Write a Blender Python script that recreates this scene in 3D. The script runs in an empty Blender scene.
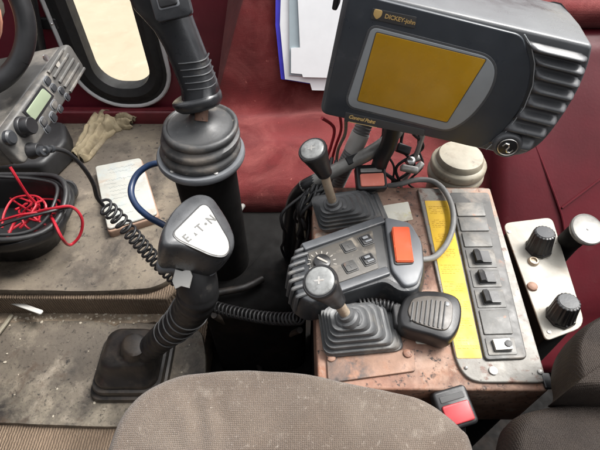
import bpy, bmesh, math, random
from mathutils import Vector, Matrix, noise
from math import sin, cos, pi, radians
random.seed(7)
SC = bpy.context.scene
COL = SC.collection

# ------------------------------------------------------------------ camera
FPX, H, PITCH = 462.0, 0.90, radians(50)
cam = bpy.data.cameras.new('camera'); cam.sensor_width = 36; cam.lens = 36 * FPX / 600
cam.clip_start = 0.01; cam.clip_end = 200
co = bpy.data.objects.new('camera', cam); COL.objects.link(co)
co.location = (0, 0, H); co.rotation_euler = (radians(90) - PITCH, 0, 0)
SC.camera = co

# ------------------------------------------------------------------ light
SUN_EL, SUN_AZ = radians(58), radians(62)          # azimuth measured from +y towards +x
w = bpy.data.worlds.new('World'); SC.world = w; w.use_nodes = True
nt = w.node_tree; nt.nodes.clear()
sky = nt.nodes.new('ShaderNodeTexSky'); sky.sky_type = 'NISHITA'; sky.sun_disc = False
sky.sun_elevation = SUN_EL; sky.sun_rotation = SUN_AZ
sky.air_density = 1.0; sky.dust_density = 6.0; sky.ozone_density = 1.0
hsv = nt.nodes.new('ShaderNodeHueSaturation'); hsv.inputs['Saturation'].default_value = 0.12
bg = nt.nodes.new('ShaderNodeBackground'); bg.inputs['Strength'].default_value = 0.15
wo = nt.nodes.new('ShaderNodeOutputWorld')
nt.links.new(sky.outputs[0], hsv.inputs['Color']); nt.links.new(hsv.outputs[0], bg.inputs['Color'])
nt.links.new(bg.outputs[0], wo.inputs['Surface'])
sl = bpy.data.lights.new('sun', 'SUN'); sl.energy = 1.7; sl.angle = radians(20); sl.color = (1, .965, .91)
so = bpy.data.objects.new('sun', sl); COL.objects.link(so)
sd = Vector((sin(SUN_AZ) * cos(SUN_EL), cos(SUN_AZ) * cos(SUN_EL), sin(SUN_EL)))
so.rotation_euler = (-sd).to_track_quat('-Z', 'Y').to_euler()
SC.view_settings.view_transform = 'Standard'
SC.view_settings.look = 'None'
SC.view_settings.exposure = 1.36
SC.render.engine = 'CYCLES'
SC.cycles.max_bounces = 6

# ------------------------------------------------------------------ coordinates
CF = Vector((0, cos(PITCH), -sin(PITCH))); CU = Vector((0, sin(PITCH), cos(PITCH))); CR = Vector((1, 0, 0)); CL = Vector((0, 0, H))
def ray(u, v): return CF + CR * ((u - 300) / FPX) + CU * ((225 - v) / FPX)
def P(u, v, z):
    r = ray(u, v); return CL + r * ((z - H) / r.z)
def PT(u, v, t): return CL + ray(u, v) * t
def PY(u, v, y):
    r = ray(u, v); return CL + r * (y / r.y)
def PN(u, v, c, n):
    r = ray(u, v); return CL + r * ((c - CL).dot(n) / r.dot(n))

# ------------------------------------------------------------------ materials
def mat(name, col, rough=.6, metal=0., var=.2, scale=30., bump=.08, bscale=120., layers=(), rvar=.1, sheen=0., emit=None, spec=.5, coat=0., detail=6):
    m = bpy.data.materials.new(name); m.use_nodes = True
    t = m.node_tree; N = t.nodes; L = t.links
    b = N['Principled BSDF']
    tc = N.new('ShaderNodeTexCoord')
    def nz(sc, det=detail, ro=.6, dist=0.):
        n = N.new('ShaderNodeTexNoise'); n.inputs['Scale'].default_value = sc; n.inputs['Detail'].default_value = det
        n.inputs['Roughness'].default_value = ro; n.inputs['Distortion'].default_value = dist
        L.new(tc.outputs['Object'], n.inputs['Vector']); return n
    def rp(src, lo, hi):
        r = N.new('ShaderNodeMapRange'); r.inputs[1].default_value = lo; r.inputs[2].default_value = hi
        L.new(src, r.inputs[0]); return r.outputs[0]
    def mx(fac, a, c):
        k = N.new('ShaderNodeMix'); k.data_type = 'RGBA'
        L.new(fac, k.inputs[0])
        for i, q in ((6, a), (7, c)):
            if isinstance(q, tuple): k.inputs[i].default_value = (*q, 1)
            else: L.new(q, k.inputs[i])
        return k.outputs[2]
    n0 = nz(scale)
    cur = mx(rp(n0.outputs[0], .3, .7), tuple(c * (1 - var) for c in col), tuple(min(1, c * (1 + var)) for c in col))
    for (c2, sc, lo, hi, *rest) in layers:      # colour, scale, threshold lo..hi of a noise
        n = nz(sc, 8, .65, rest[0] if rest else .3)
        f = rp(n.outputs[0], lo, hi)
        cur = mx(f, cur, c2)
    L.new(cur, b.inputs['Base Color'])
    if rvar:
        nr = nz(scale * 1.7, 4)
        r = N.new('ShaderNodeMapRange'); r.inputs[1].default_value = .3; r.inputs[2].default_value = .7
        r.inputs[3].default_value = max(.03, rough - rvar); r.inputs[4].default_value = min(1, rough + rvar)
        L.new(nr.outputs[0], r.inputs[0]); L.new(r.outputs[0], b.inputs['Roughness'])
    else: b.inputs['Roughness'].default_value = rough
    b.inputs['Metallic'].default_value = metal
    b.inputs['Specular IOR Level'].default_value = spec
    if coat: b.inputs['Coat Weight'].default_value = coat
    if sheen:
        b.inputs['Sheen Weight'].default_value = sheen; b.inputs['Sheen Roughness'].default_value = .5
    if bump:
        bn = nz(bscale, 5, .6)
        bp = N.new('ShaderNodeBump'); bp.inputs['Strength'].default_value = bump; bp.inputs['Distance'].default_value = .002
        L.new(bn.outputs[0], bp.inputs['Height']); L.new(bp.outputs[0], b.inputs['Normal'])
    return m

def weave(m, sc, strength=.5, axis='X', dist=.0015, both=True):
    """adds a woven bump and thread colour on top of a mat()"""
    t = m.node_tree; N = t.nodes; L = t.links; b = N['Principled BSDF']
    tc = N.new('ShaderNodeTexCoord')
    ws = []
    for ax in (('X', 'Y') if both else (axis,)):
        wv = N.new('ShaderNodeTexWave'); wv.bands_direction = ax; wv.inputs['Scale'].default_value = sc
        wv.inputs['Distortion'].default_value = 2.6; wv.inputs['Detail'].default_value = 2; wv.inputs['Detail Scale'].default_value = 3
        L.new(tc.outputs['Object'], wv.inputs['Vector']); ws.append(wv.outputs['Fac'])
    h = ws[0]
    if both:
        mu = N.new('ShaderNodeMath'); mu.operation = 'MULTIPLY'; L.new(ws[0], mu.inputs[0]); L.new(ws[1], mu.inputs[1]); h = mu.outputs[0]
    bp = N.new('ShaderNodeBump'); bp.inputs['Strength'].default_value = strength; bp.inputs['Distance'].default_value = dist
    L.new(h, bp.inputs['Height'])
    old = b.inputs['Normal'].links[0].from_socket if b.inputs['Normal'].links else None
    if old: L.new(old, bp.inputs['Normal'])
    L.new(bp.outputs[0], b.inputs['Normal'])
    src = b.inputs['Base Color'].links[0].from_socket
    k = N.new('ShaderNodeMix'); k.data_type = 'RGBA'; k.blend_type = 'MULTIPLY'; k.inputs[0].default_value = .55
    r = N.new('ShaderNodeMapRange'); r.inputs[3].default_value = .55; r.inputs[4].default_value = 1.25
    L.new(h, r.inputs[0]); L.new(src, k.inputs[6]); L.new(r.outputs[0], k.inputs[7]); L.new(k.outputs[2], b.inputs['Base Color'])
    return m

DUST = (.30, .27, .23)
MT = dict(
    plastic=mat('black_plastic', (.012, .012, .013), .40, var=.3, layers=((DUST, 40, .66, 1.05),), bump=.05, bscale=500),
    rubber=mat('black_rubber', (.016, .016, .017), .50, var=.3, layers=((DUST, 25, .60, 1.1),), bump=.12, bscale=300),
    bellows=mat('grey_rubber', (.068, .070, .072), .5, var=.3, layers=(((.24, .215, .18), 20, .52, .85), ((.020, .018, .016), 14, .54, .72), ((.28, .24, .2), 150, .64, .76)), bump=.12, bscale=250),
    bootrubber=mat('boot_rubber', (.020, .018, .017), .42, var=.3, layers=(((.15, .115, .085), 10, .46, .85),), bump=.15, bscale=200),
    boxgrey=mat('box_grey', (.024, .026, .029), .40, var=.2, layers=((DUST, 22, .58, 1.0), ((.012, .011, .010), 30, .60, .76)), bump=.08, bscale=400),
    lightgrey=mat('light_grey_plastic', (.135, .142, .152), .42, var=.12, layers=(((.09, .075, .06), 30, .6, .82),), bump=.04, bscale=400),
    dark=mat('gap_shade_black', (.0035, .0032, .003), .85, var=.4, spec=.2, layers=(((.022, .014, .010), 9, .55, .8),), bump=.2, bscale=90),  # near-black base paints in the deep shade of gaps and undersides
    housing=mat('monitor_grey', (.075, .078, .082), .33, var=.12, layers=(((.2, .19, .18), 30, .62, 1.0),), bump=.06, bscale=900),
    face=mat('monitor_face', (.038, .044, .052), .36, var=.12, layers=(((.13, .13, .13), 35, .62, .95),), bump=.02, bscale=900),
    gearhead=mat('gear_head', (.045, .047, .050), .30, var=.2, layers=((DUST, 18, .60, 1.1),), bump=.05, bscale=500, spec=.8),
    labelplate=mat('label_plate', (.062, .056, .048), .5, var=.25, scale=40, layers=(((.24, .21, .17), 30, .54, .75, 1.), ((.02, .016, .013), 40, .56, .72)), bump=.06),
    bezel=mat('bezel_grey', (.27, .29, .30), .45, var=.06, bump=.02),
    screen=mat('amber_screen', (.46, .245, .008), .26, var=.06, scale=60, layers=(((.54, .33, .05), 9, .5, .85), ((.5, .42, .25), 130, .72, .77)), bump=0, rvar=.03, coat=.0),
    gold=mat('gold_print', (.62, .42, .16), .4, var=.1, bump=0),
    chrome=mat('chrome', (.72, .72, .70), .28, 1., var=.15, bump=.05),
    steel=mat('worn_steel', (.40, .39, .37), .42, .45, var=.3, layers=(((.16, .09, .05), 40, .56, .8),), bump=.1),
    alu=mat('dirty_aluminium', (.23, .225, .21), .48, .5, var=.2, scale=60, layers=(((.23, .2, .17), 25, .52, .9),), bump=.08),
    rod=mat('dull_rod', (.40, .33, .25), .45, .5, var=.25, layers=(((.16, .09, .05), 60, .55, .8),), bump=.06),
    knobtop=mat('clear_knob_top', (.24, .245, .24), .25, .2, var=.3, scale=90, layers=(((.09, .09, .085), 120, .5, .8),), bump=.04),
    rust=mat('rusty_primer', (.205, .102, .068), .68, var=.3, scale=25,
             layers=(((.31, .215, .16), 7, .47, .66, .2), ((.085, .036, .022), 9, .49, .62, .3), ((.21, .085, .042), 24, .55, .68, .2), ((.04, .022, .016), 60, .60, .70, .2), ((.33, .29, .24), 24, .60, .72, .3), ((.020, .014, .012), 150, .57, .65, 0.)), bump=.25, bscale=220),
    rustplate=mat('rusty_plate', (.20, .12, .085), .68, .2, var=.3, scale=30,
             layers=(((.05, .048, .048), 14, .46, .60, .3), ((.24, .125, .08), 34, .54, .68), ((.03, .022, .02), 60, .58, .72)), bump=.25, bscale=220),
    greyplate=mat('grey_speckled_metal', (.17, .162, .146), .55, .1, var=.15, scale=40,
             layers=(((.25, .235, .21), 18, .5, .75), ((.10, .085, .07), 14, .56, .76, .8), ((.27, .15, .095), 20, .56, .70, .4), ((.10, .05, .035), 75, .56, .65), ((.03, .02, .018), 160, .63, .70)), bump=.15, bscale=250),
    panelgrey=mat('switch_panel_grey', (.044, .043, .041), .5, var=.15, layers=(((.22, .19, .16), 26, .52, .85), ((.16, .075, .045), 50, .60, .72), ((.015, .012, .010), 36, .60, .72)), bump=.06, bscale=400),
    coverplate=mat('cover_grey', (.068, .067, .063), .5, var=.12, layers=(((.26, .23, .19), 22, .5, .85), ((.03, .025, .02), 40, .58, .74), ((.2, .1, .06), 90, .66, .74)), bump=.06, bscale=300),
    yellow=mat('yellow_decal', (.58, .355, .003), .5, var=.06, layers=(((.42, .24, .02), 18, .5, .8), ((.5, .38, .2), 90, .66, .76), ((.3, .18, .08), 34, .68, .78)), bump=.03),
    creammetal=mat('cream_paint', (.27, .255, .22), .5, var=.15, layers=(((.22, .18, .135), 22, .48, .75, 1.), ((.26, .12, .06), 50, .62, .72), ((.08, .05, .035), 120, .64, .72)), bump=.08, bscale=200),
    cream=mat('cream_plastic', (.245, .222, .17), .5, var=.2, layers=(((.15, .115, .08), 16, .5, .74, 1.), ((.06, .045, .03), 50, .62, .74)), bump=.06),
    orange=mat('orange_rocker', (.50, .062, .010), .5, var=.08, layers=(((.6, .2, .10), 30, .62, .95),), bump=.02, spec=.25),
    redbutton=mat('red_button', (.85, .25, .18), .4, var=.08, layers=(((.9, .5, .42), 50, .6, .85),), bump=.03),
    redbutton2=mat('red_belt_button', (.32, .026, .032), .4, var=.1, layers=(((.6, .2, .2), 40, .6, .85),), bump=.03),
    white=mat('white_plastic', (.50, .49, .46), .45, var=.05, layers=(((.5, .46, .4), 30, .62, .9),), bump=.03),
    label=mat('worn_label', (.60, .58, .50), .6, var=.1, layers=(((.40, .35, .25), 40, .5, .75), ((.55, .5, .2), 30, .6, .7)), bump=.03),
    print=mat('dark_print', (.05, .05, .05), .6, var=.1, bump=0),
    greyprint=mat('grey_print', (.09, .09, .085), .6, var=.25, scale=200, bump=0),
    paleprint=mat('pale_print', (.30, .28, .25), .6, var=.1, bump=0),
    paper=mat('paper', (.80, .81, .82), .7, var=.03, bump=.04, bscale=60),
    greypaper=mat('grey_card', (.36, .43, .46), .6, var=.06, bump=.03),
    blue=mat('blue_folder', (.07, .06, .62), .4, var=.15, bump=.03),
    navy=mat('navy_hose', (.008, .022, .06), .4, var=.3, bump=.05),
    redwire=mat('red_wire', (.30, .010, .020), .4, var=.15, bump=0),
    greycable=mat('grey_cable', (.17, .17, .165), .5, var=.2, layers=((DUST, 40, .55, .9),), bump=.05),
    redfabric=weave(mat('red_velour', (.125, .019, .019), .85, var=.3, scale=9, layers=(((.25, .070, .064), 11, .46, .85, .9), ((.16, .018, .020), 7, .56, .8, .8), ((.55, .20, .17), 70, .66, .85)), bump=.35, bscale=420, sheen=.1, spec=.12), 260, .6, dist=.0008),
    maroon=mat('maroon_shade_vinyl', (.075, .0055, .010), .5, var=.25, scale=6, layers=(((.10, .03, .03), 22, .62, .9),), bump=.1, bscale=200, spec=.3),  # shaded face of the seat: the darkness is in this base colour
    maroonpaint=mat('maroon_paint', (.115, .010, .020), .5, var=.2, scale=8, layers=(((.2, .11, .10), 16, .62, .9),), bump=.05),
    redpanel=mat('dark_red_trim', (.10, .010, .015), .5, var=.2, bump=.05),
    tweed=weave(mat('brown_tweed', (.105, .077, .057), .9, var=.2, scale=12, layers=(((.195, .158, .125), 7, .48, .85), ((.09, .066, .052), 10, .54, .78), ((.30, .26, .22), 180, .60, .78), ((.26, .22, .18), 30, .58, .8)), bump=.35, bscale=700, sheen=.15), 165, .85, dist=.0011),
    darkvinyl=weave(mat('dark_brown_seat', (.032, .0255, .022), .7, var=.25, scale=12, spec=.15, layers=(((.05, .038, .030), 9, .48, .8), ((.10, .085, .07), 150, .66, .8)), bump=.4, bscale=500), 200, .7, dist=.0009),
    carpet=weave(mat('ribbed_tan_carpet', (.20, .145, .10), .95, var=.2, scale=14, layers=(((.12, .085, .06), 10, .5, .75), ((.42, .34, .26), 24, .58, .8)), bump=.5, bscale=350), 62, .8, 'X', .003, False),
    mat_=mat('worn_rubber_mat', (.118, .098, .077), .62, var=.25, scale=7,
             layers=(((.29, .25, .19), 3.2, .44, .60, .2), ((.024, .020, .017), 3.8, .50, .64, .2), ((.38, .33, .26), 15, .56, .80, .4), ((.05, .042, .035), 11, .54, .74, .3), ((.07, .045, .03), 26, .56, .74), ((.018, .015, .013), 90, .57, .68), ((.06, .05, .04), 200, .55, .7), ((.42, .37, .30), 170, .65, .74)), bump=.4, bscale=160),
    glove=mat('dirty_leather', (.25, .205, .128), .85, var=.2, scale=18, layers=(((.10, .07, .042), 13, .48, .68), ((.38, .33, .23), 12, .55, .8)), bump=.3, bscale=150),
    dirtywhite=mat('dirty_white_box', (.33, .33, .30), .6, var=.15, scale=16, layers=(((.31, .335, .33), 22, .50, .64, 1.), ((.27, .18, .125), 9, .52, .72, 1.), ((.42, .41, .38), 40, .58, .75), ((.16, .10, .07), 45, .64, .74)), bump=.15, bscale=150),
    tanside=mat('stained_side', (.30, .20, .145), .7, var=.2, scale=14, layers=(((.25, .15, .10), 14, .52, .8),), bump=.1),
    ground=mat('pale_ground', (.27, .228, .165), .9, var=.12, scale=1.6, layers=(((.21, .175, .12), 2, .5, .8), ((.32, .28, .21), 7, .55, .8)), bump=.1, bscale=20),
    hub=mat('orange_brown_hub', (.55, .24, .15), .6, var=.2, bump=.05),
    lcd=mat('lcd_green', (.22, .26, .18), .3, var=.06, bump=0, rvar=0),
    radiogrey=mat('radio_grey', (.072, .070, .066), .5, var=.15, layers=((DUST, 30, .5, .9), ((.05, .045, .04), 40, .62, .8)), bump=.06, bscale=400),
    radiotop=mat('radio_case', (.032, .031, .029), .42, var=.3, layers=((DUST, 12, .50, .95), ((.2, .18, .15), 150, .64, .78)), bump=.06, bscale=400),
    seal=mat('black_seal', (.005, .005, .005), .7, var=.3, layers=(((.10, .09, .08), 30, .66, .9),), bump=.05),
    greytrim=mat('grey_trim', (.42, .42, .42), .5, var=.08, layers=(((.25, .23, .2), 14, .58, .85),), bump=.04),
    amberdirt=mat('crumb', (.45, .40, .32), .8, var=.4, scale=50, bump=.1),
)
def glass():
    m = bpy.data.materials.new('window_glass'); m.use_nodes = True
    b = m.node_tree.nodes['Principled BSDF']; b.inputs['Transmission Weight'].default_value = 1; b.inputs['Roughness'].default_value = .02
    b.inputs['IOR'].default_value = 1.05; b.inputs['Base Color'].default_value = (.97, .97, .95, 1); return m
MT['glass'] = glass()
MT['scribble'] = mat('faded_ink', (.235, .26, .255), .7, var=.3, bump=0)
MT['mat_upper'] = mat('upper_rubber_mat', (.092, .076, .060), .62, var=.3, scale=9, layers=(((.175, .145, .108), 4, .44, .66, .2), ((.024, .020, .017), 5, .52, .66, .2), ((.25, .21, .16), 18, .58, .80, .3), ((.05, .036, .027), 28, .54, .72), ((.016, .013, .012), 90, .58, .68), ((.33, .29, .23), 170, .65, .74)), bump=.4, bscale=160)
MT['cheekgrey'] = mat('worn_charcoal', (.062, .066, .072), .36, var=.2, layers=((DUST, 24, .60, 1.0), ((.016, .014, .012), 35, .6, .75)), bump=.06, bscale=400)
MT['stickbellows'] = mat('bellows_rubber', (.040, .041, .042), .48, var=.3, layers=(((.20, .17, .14), 11, .48, .80), ((.012, .011, .010), 12, .56, .74), ((.30, .26, .21), 130, .64, .76)), bump=.12, bscale=250)
MT['griprubber'] = mat('grip_plastic', (.018, .019, .021), .32, var=.3, layers=((DUST, 16, .62, 1.15), ((.10, .10, .10), 200, .68, .8)), bump=.06, bscale=350)
MT['sleevering'] = mat('sleeve_ring', (.13, .13, .13), .4, var=.3, bump=0)
MT['sand'] = mat('sandy_dirt', (.26, .205, .15), .95, var=.35, scale=60, layers=(((.10, .07, .045), 30, .5, .7), ((.42, .36, .28), 120, .58, .72)), bump=.6, bscale=300)
MT['gripline'] = mat('grip_line', (.035, .037, .040), .4, var=.2, bump=0)
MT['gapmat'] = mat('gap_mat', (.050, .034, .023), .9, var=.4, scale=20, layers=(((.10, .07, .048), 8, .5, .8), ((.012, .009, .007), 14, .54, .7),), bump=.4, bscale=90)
MT['decalprint'] = mat('decal_print', (.50, .29, .008), .5, var=.3, bump=0)

# ------------------------------------------------------------------ geometry helpers (all in world metres)
def frame(o, x, n):
    """4x4 with origin o, z axis n, x axis near x"""
    z = Vector(n).normalized(); x = Vector(x); x = (x - z * x.dot(z)).normalized(); y = z.cross(x)
    return Matrix(((x.x, y.x, z.x, o[0]), (x.y, y.y, z.y, o[1]), (x.z, y.z, z.z, o[2]), (0, 0, 0, 1)))
def T(x, y, z): return Matrix.Translation((x, y, z))
def rrect(w, d, r, n=5, cx=0., cy=0.):
    r = min(r, w / 2 - 1e-5, d / 2 - 1e-5); out = []
    for k, (sx, sy) in enumerate(((1, 1), (-1, 1), (-1, -1), (1, -1))):
        for i in range(n + 1):
            a = k * pi / 2 + i * pi / 2 / n
            out.append((cx + sx * (w / 2 - r) + r * cos(a), cy + sy * (d / 2 - r) + r * sin(a)))
    return out
def circ(r, n=24): return [(r * cos(2 * pi * i / n), r * sin(2 * pi * i / n)) for i in range(n)]
def area2(p): return sum(p[i][0] * p[(i + 1) % len(p)][1] - p[(i + 1) % len(p)][0] * p[i][1] for i in range(len(p)))
def ccw(p): return list(p) if area2(p) > 0 else list(p)[::-1]
def inset(p, d):
    out = []; n = len(p)
    for i in range(n):
        a, b, c = Vector(p[i - 1][:2]), Vector(p[i][:2]), Vector(p[(i + 1) % n][:2])
        e1 = (b - a).normalized() if (b - a).length > 1e-9 else Vector((1, 0)); e2 = (c - b).normalized() if (c - b).length > 1e-9 else e1
        n1 = Vector((-e1.y, e1.x)); n2 = Vector((-e2.y, e2.x)); m = n1 + n2
        if m.length < 1e-6: m = n1
        m.normalize(); k = max(.4, m.dot(n1)); q = b + m * (d / k); out.append((q.x, q.y))
    return out
def rounded(p, r, n=5):
    """polygon with its corners rounded"""
    p = ccw(p); out = []; N = len(p)
    for i in range(N):
        a, b, c = Vector(p[i - 1]), Vector(p[i]), Vector(p[(i + 1) % N])
        rr = r[i] if isinstance(r, (list, tuple)) else r
        d1 = min(rr, (a - b).length * .49); d2 = min(rr, (c - b).length * .49)
        s = b + (a - b).normalized() * d1; e = b + (c - b).normalized() * d2
        for k in range(n + 1):
            t = k / n; q = s * (1 - t) ** 2 + b * 2 * t * (1 - t) + e * t * t; out.append((q.x, q.y))
    return out
def spline(pts, n=8, closed=False):
    pts = [Vector(p) for p in pts]; N = len(pts); out = []
    for i in range(N if closed else N - 1):
        if closed: a, b, c, d = pts[i - 1], pts[i], pts[(i + 1) % N], pts[(i + 2) % N]
        else: a, b, c, d = pts[max(i - 1, 0)], pts[i], pts[i + 1], pts[min(i + 2, N - 1)]
        for k in range(n):
            t = k / n
            out.append(.5 * ((2 * b) + (c - a) * t + (2 * a - 5 * b + 4 * c - d) * t * t + (3 * b - a - 3 * c + d) * t ** 3))
    if not closed: out.append(pts[-1])
    return out
def loft(bm, rings, M=None, cap0=True, cap1=True):
    vs = [[bm.verts.new((M @ Vector(p)) if M else Vector(p)) for p in r] for r in rings]
    n = len(rings[0])
    for a, b in zip(vs, vs[1:]):
        for i in range(n):
            bm.faces.new((a[i], a[(i + 1) % n], b[(i + 1) % n], b[i]))
    if cap0: bm.faces.new(vs[0][::-1])
    if cap1: bm.faces.new(vs[-1])
    return vs
def prism(bm, poly, z0, z1, M=None, b=.0, bb=None):
    """solid of outline poly from z0 to z1 with rounded rims (b top, bb bottom)"""
    p = ccw(poly); rings = []; bb = b if bb is None else bb
    R = lambda q, z: [(x, y, z) for x, y in q]
    if bb > 0:
        for k in range(3):
            a = k / 3 * pi / 2; rings.append(R(inset(p, bb * (1 - sin(a))), z0 + bb * (1 - cos(a))))
        rings.append(R(p, z0 + bb))
    else: rings.append(R(p, z0))
    if b > 0:
        rings.append(R(p, z1 - b))
        for k in range(1, 4):
            a = k / 3 * pi / 2; rings.append(R(inset(p, b * (1 - cos(a))), z1 - b + b * sin(a)))
    else: rings.append(R(p, z1))
    loft(bm, rings, M)
def box(bm, w, d, h, M=None, b=.002, r=None):
    prism(bm, rrect(w, d, r if r else max(b, .0005), 3), 0, h, M, b)
def lathe(bm, prof, M=None, n=32, cap=True):
    loft(bm, [[(r * cos(2 * pi * i / n), r * sin(2 * pi * i / n), z) for i in range(n)] for r, z in prof], M, cap, cap)
def tube(bm, pts, r, seg=10, caps=True):
    pts = [Vector(p) for p in pts]; N = len(pts)
    rs = r if isinstance(r, (list, tuple)) else [r] * N
    if len(rs) != N: rs = [rs[0] + (rs[-1] - rs[0]) * i / (N - 1) for i in range(N)] if len(rs) == 2 else rs
    tan = [(pts[min(i + 1, N - 1)] - pts[max(i - 1, 0)]).normalized() for i in range(N)]
    u = tan[0].orthogonal().normalized(); rings = []
    for i in range(N):
        u = (u - tan[i] * u.dot(tan[i])).normalized(); v = tan[i].cross(u)
        rings.append([pts[i] + (u * cos(2 * pi * k / seg) + v * sin(2 * pi * k / seg)) * rs[i] for k in range(seg)])
    loft(bm, rings, None, caps, caps)
def coil_pts(path, R, turns, per=14, r0=1., phase=0.):
    """helix about a path (list of Vectors)"""
    path = [Vector(p) for p in path]
    L = [0.]
    for a, b in zip(path, path[1:]): L.append(L[-1] + (b - a).length)
    out = []; u = None; n = int(turns * per); j = 0
    for i in range(n + 1):
        s = L[-1] * i / n
        while j < len(path) - 2 and L[j + 1] < s: j += 1
        f = (s - L[j]) / max(1e-9, L[j + 1] - L[j]); c = path[j].lerp(path[j + 1], f)
        t = (path[min(j + 2, len(path) - 1)] - path[max(j - 1, 0)]).normalized()
        if u is None: u = t.orthogonal().normalized()
        u = (u - t * u.dot(t)).normalized(); v = t.cross(u); a = 2 * pi * i / per + phase
        Ri = R(i / n) if callable(R) else R
        out.append(c + (u * cos(a) + v * sin(a)) * Ri)
    return out
def text(bm, s, M, size, align='CENTER', ext=.0002, shear=0., space=1., bold=0.):
    cu = bpy.data.curves.new('lettering', 'FONT'); cu.body = s; cu.size = size; cu.align_x = align; cu.align_y = 'CENTER'
    cu.extrude = ext; cu.shear = shear; cu.space_character = space; cu.offset = bold; cu.resolution_u = 3
    o = bpy.data.objects.new('lettering', cu)
    me = bpy.data.meshes.new_from_object(o)
    me.transform(M @ T(0, 0, ext)); bm.from_mesh(me)
    bpy.data.objects.remove(o); bpy.data.curves.remove(cu); bpy.data.meshes.remove(me)
def B(): return bmesh.new()

ORG = {}
def tag(o, label=None, cat=None, group=None, kind=None):
    if label: o['label'] = label
    if cat: o['category'] = cat
    if group: o['group'] = group
    if kind: o['kind'] = kind
    return o
def thing(name, label, cat, loc, group=None):
    o = bpy.data.objects.new(name, None); COL.objects.link(o); o.location = loc; o.empty_display_size = .02
    ORG[o.name] = Vector(loc); return tag(o, label, cat, group)
def obj(name, bm, m, parent=None, loc=None, smooth=38, label=None):
    """links bm (world coordinates) as ONE mesh object"""
    org = ORG[parent.name] if parent is not None else (Vector(loc) if loc is not None else Vector((0, 0, 0)))
    bmesh.ops.recalc_face_normals(bm, faces=bm.faces[:])
    bmesh.ops.translate(bm, verts=bm.verts[:], vec=-org)
    me = bpy.data.meshes.new(name); bm.to_mesh(me); bm.free()
    me.materials.append(MT[m])
    for p in me.polygons: p.use_smooth = True
    me.set_sharp_from_angle(angle=radians(smooth))
    o = bpy.data.objects.new(name, me); COL.objects.link(o)
    if parent is not None: o.parent = parent
    else: o.location = org
    ORG[o.name] = org
    if label: o['label'] = label
    return o
def ndisp(bm, amp, sc, seed=0., verts=None, axis=None):
    for v in (verts or bm.verts):
        d = noise.fractal(v.co * sc + Vector((seed, seed * 1.7, seed * .3)), 1., 2., 4) * amp
        v.co += (axis or v.normal) * d

# ================================================================== SETTING
bm = B(); prism(bm, [(-1.6, -.6), (1.6, -.6), (1.6, 1.18), (-1.6, 1.18)], -.20, -.10)
tag(obj('floor', bm, 'dark', loc=(0, 0, -.2)), kind='structure')
bm = B(); prism(bm, [(-30, 1.2), (30, 1.2), (30, 60), (-30, 60)], -1.25, -1.2)
tag(obj('ground', bm, 'ground', loc=(0, 1.5, -1.25)), kind='structure')
# lower foot well deck with ribbed carpet, in front of the raised platform
bm = B(); prism(bm, [(-1.2, -.3), (-.19, -.3), (-.20, .515), (-1.2, .515)], -.10, -.004, b=.004, bb=0)
tag(obj('footwell_carpet', bm, 'carpet', loc=(-.7, .1, -.1)), kind='structure')
# raised platform: ribbed carpet riser
YW = 1.09
bm = B(); prism(bm, [(-1.4, .505), (-.275, .495), (-.25, .53), (-.16, .62), (-.16, YW), (-1.4, YW)], -.099, .072, b=.006, bb=0)
tag(obj('platform', bm, 'carpet', loc=(-.7, .8, -.1)), kind='structure')

bm = B(); prism(bm, [(-1.55, -.80), (1.55, -.80), (1.55, -.75), (-1.55, -.75)], -.2, 1.55)  # unseen wall added behind the camera to darken reflections
tag(obj('unseen_rear_wall', bm, 'cheekgrey', loc=(0, -.78, -.2)), kind='structure')
bm = B(); prism(bm, [(1.50, -.74), (1.55, -.74), (1.55, 1.4), (1.50, 1.4)], -.2, .95)  # unseen low side walls, added with the rear one for contrast
tag(obj('unseen_side_wall', bm, 'maroonpaint', loc=(1.52, .3, -.2)), kind='structure')
bm = B(); prism(bm, [(-1.55, -.74), (-1.50, -.74), (-1.50, 1.15), (-1.55, 1.15)], -.2, .85)
tag(obj('unseen_side_wall', bm, 'maroonpaint', loc=(-1.52, .3, -.2)), kind='structure')
bm = B(); prism(bm, rounded([(-.175, .40), (.012, .42), (.012, .66), (-.175, .66)], .03), -.0995, .17, b=.02, bb=0)  # added near-black block that keeps the gap beside the post dark
tag(obj('gap_shade_cover', bm, 'dark', loc=(-.08, .54, -.1)), 'black cover added to shade the gap between joystick post and console', 'cover')
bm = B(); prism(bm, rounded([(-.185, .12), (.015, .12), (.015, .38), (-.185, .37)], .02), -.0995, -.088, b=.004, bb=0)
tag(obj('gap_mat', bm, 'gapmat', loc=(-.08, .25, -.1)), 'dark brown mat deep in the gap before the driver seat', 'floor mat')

# ================================================================== MATS
def mat_sheet(name, outline, z0, th, label, loc, m='mat_', wav=.004):
    pts = [(p.x, p.y) for p in spline([Vector((*q, 0)) for q in outline], 6, True)]
    bm = B(); rings = []
    pts = ccw(pts); cx = sum(p[0] for p in pts) / len(pts); cy = sum(p[1] for p in pts) / len(pts)
    for s, z in ((1, 0), (1.001, th * .6), (.995, th)) + tuple((k / 14, th) for k in range(13, 0, -1)):
        rings.append([(cx + (x - cx) * s, cy + (y - cy) * s, z0 + z) for x, y in pts])
    loft(bm, rings)
    for v in bm.verts:
        if v.co.z > z0 + th * .5: v.co.z += wav * noise.fractal(v.co * 7, 1, 2, 3) + wav * .5
    return tag(obj(name, bm, m, loc=loc), label, 'floor mat')
UP = [(-1.3, .530), (-1.0, .512), (-.7, .508), (-.5, .505), (-.36, .508), (-.30, .515), (-.262, .55), (-.258, .62), (-.25, .8), (-.25, .95), (-.25, 1.03), (-.35, 1.06), (-.8, 1.06), (-1.3, 1.06)]
mat_sheet('rubber_mat', UP, .073, .012, 'worn brownish rubber mat on the raised platform under the white box', (-.7, .8, .073), m='mat_upper')
q = lambda u, v, z: tuple(P(u, v, z)[:2])
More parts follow.
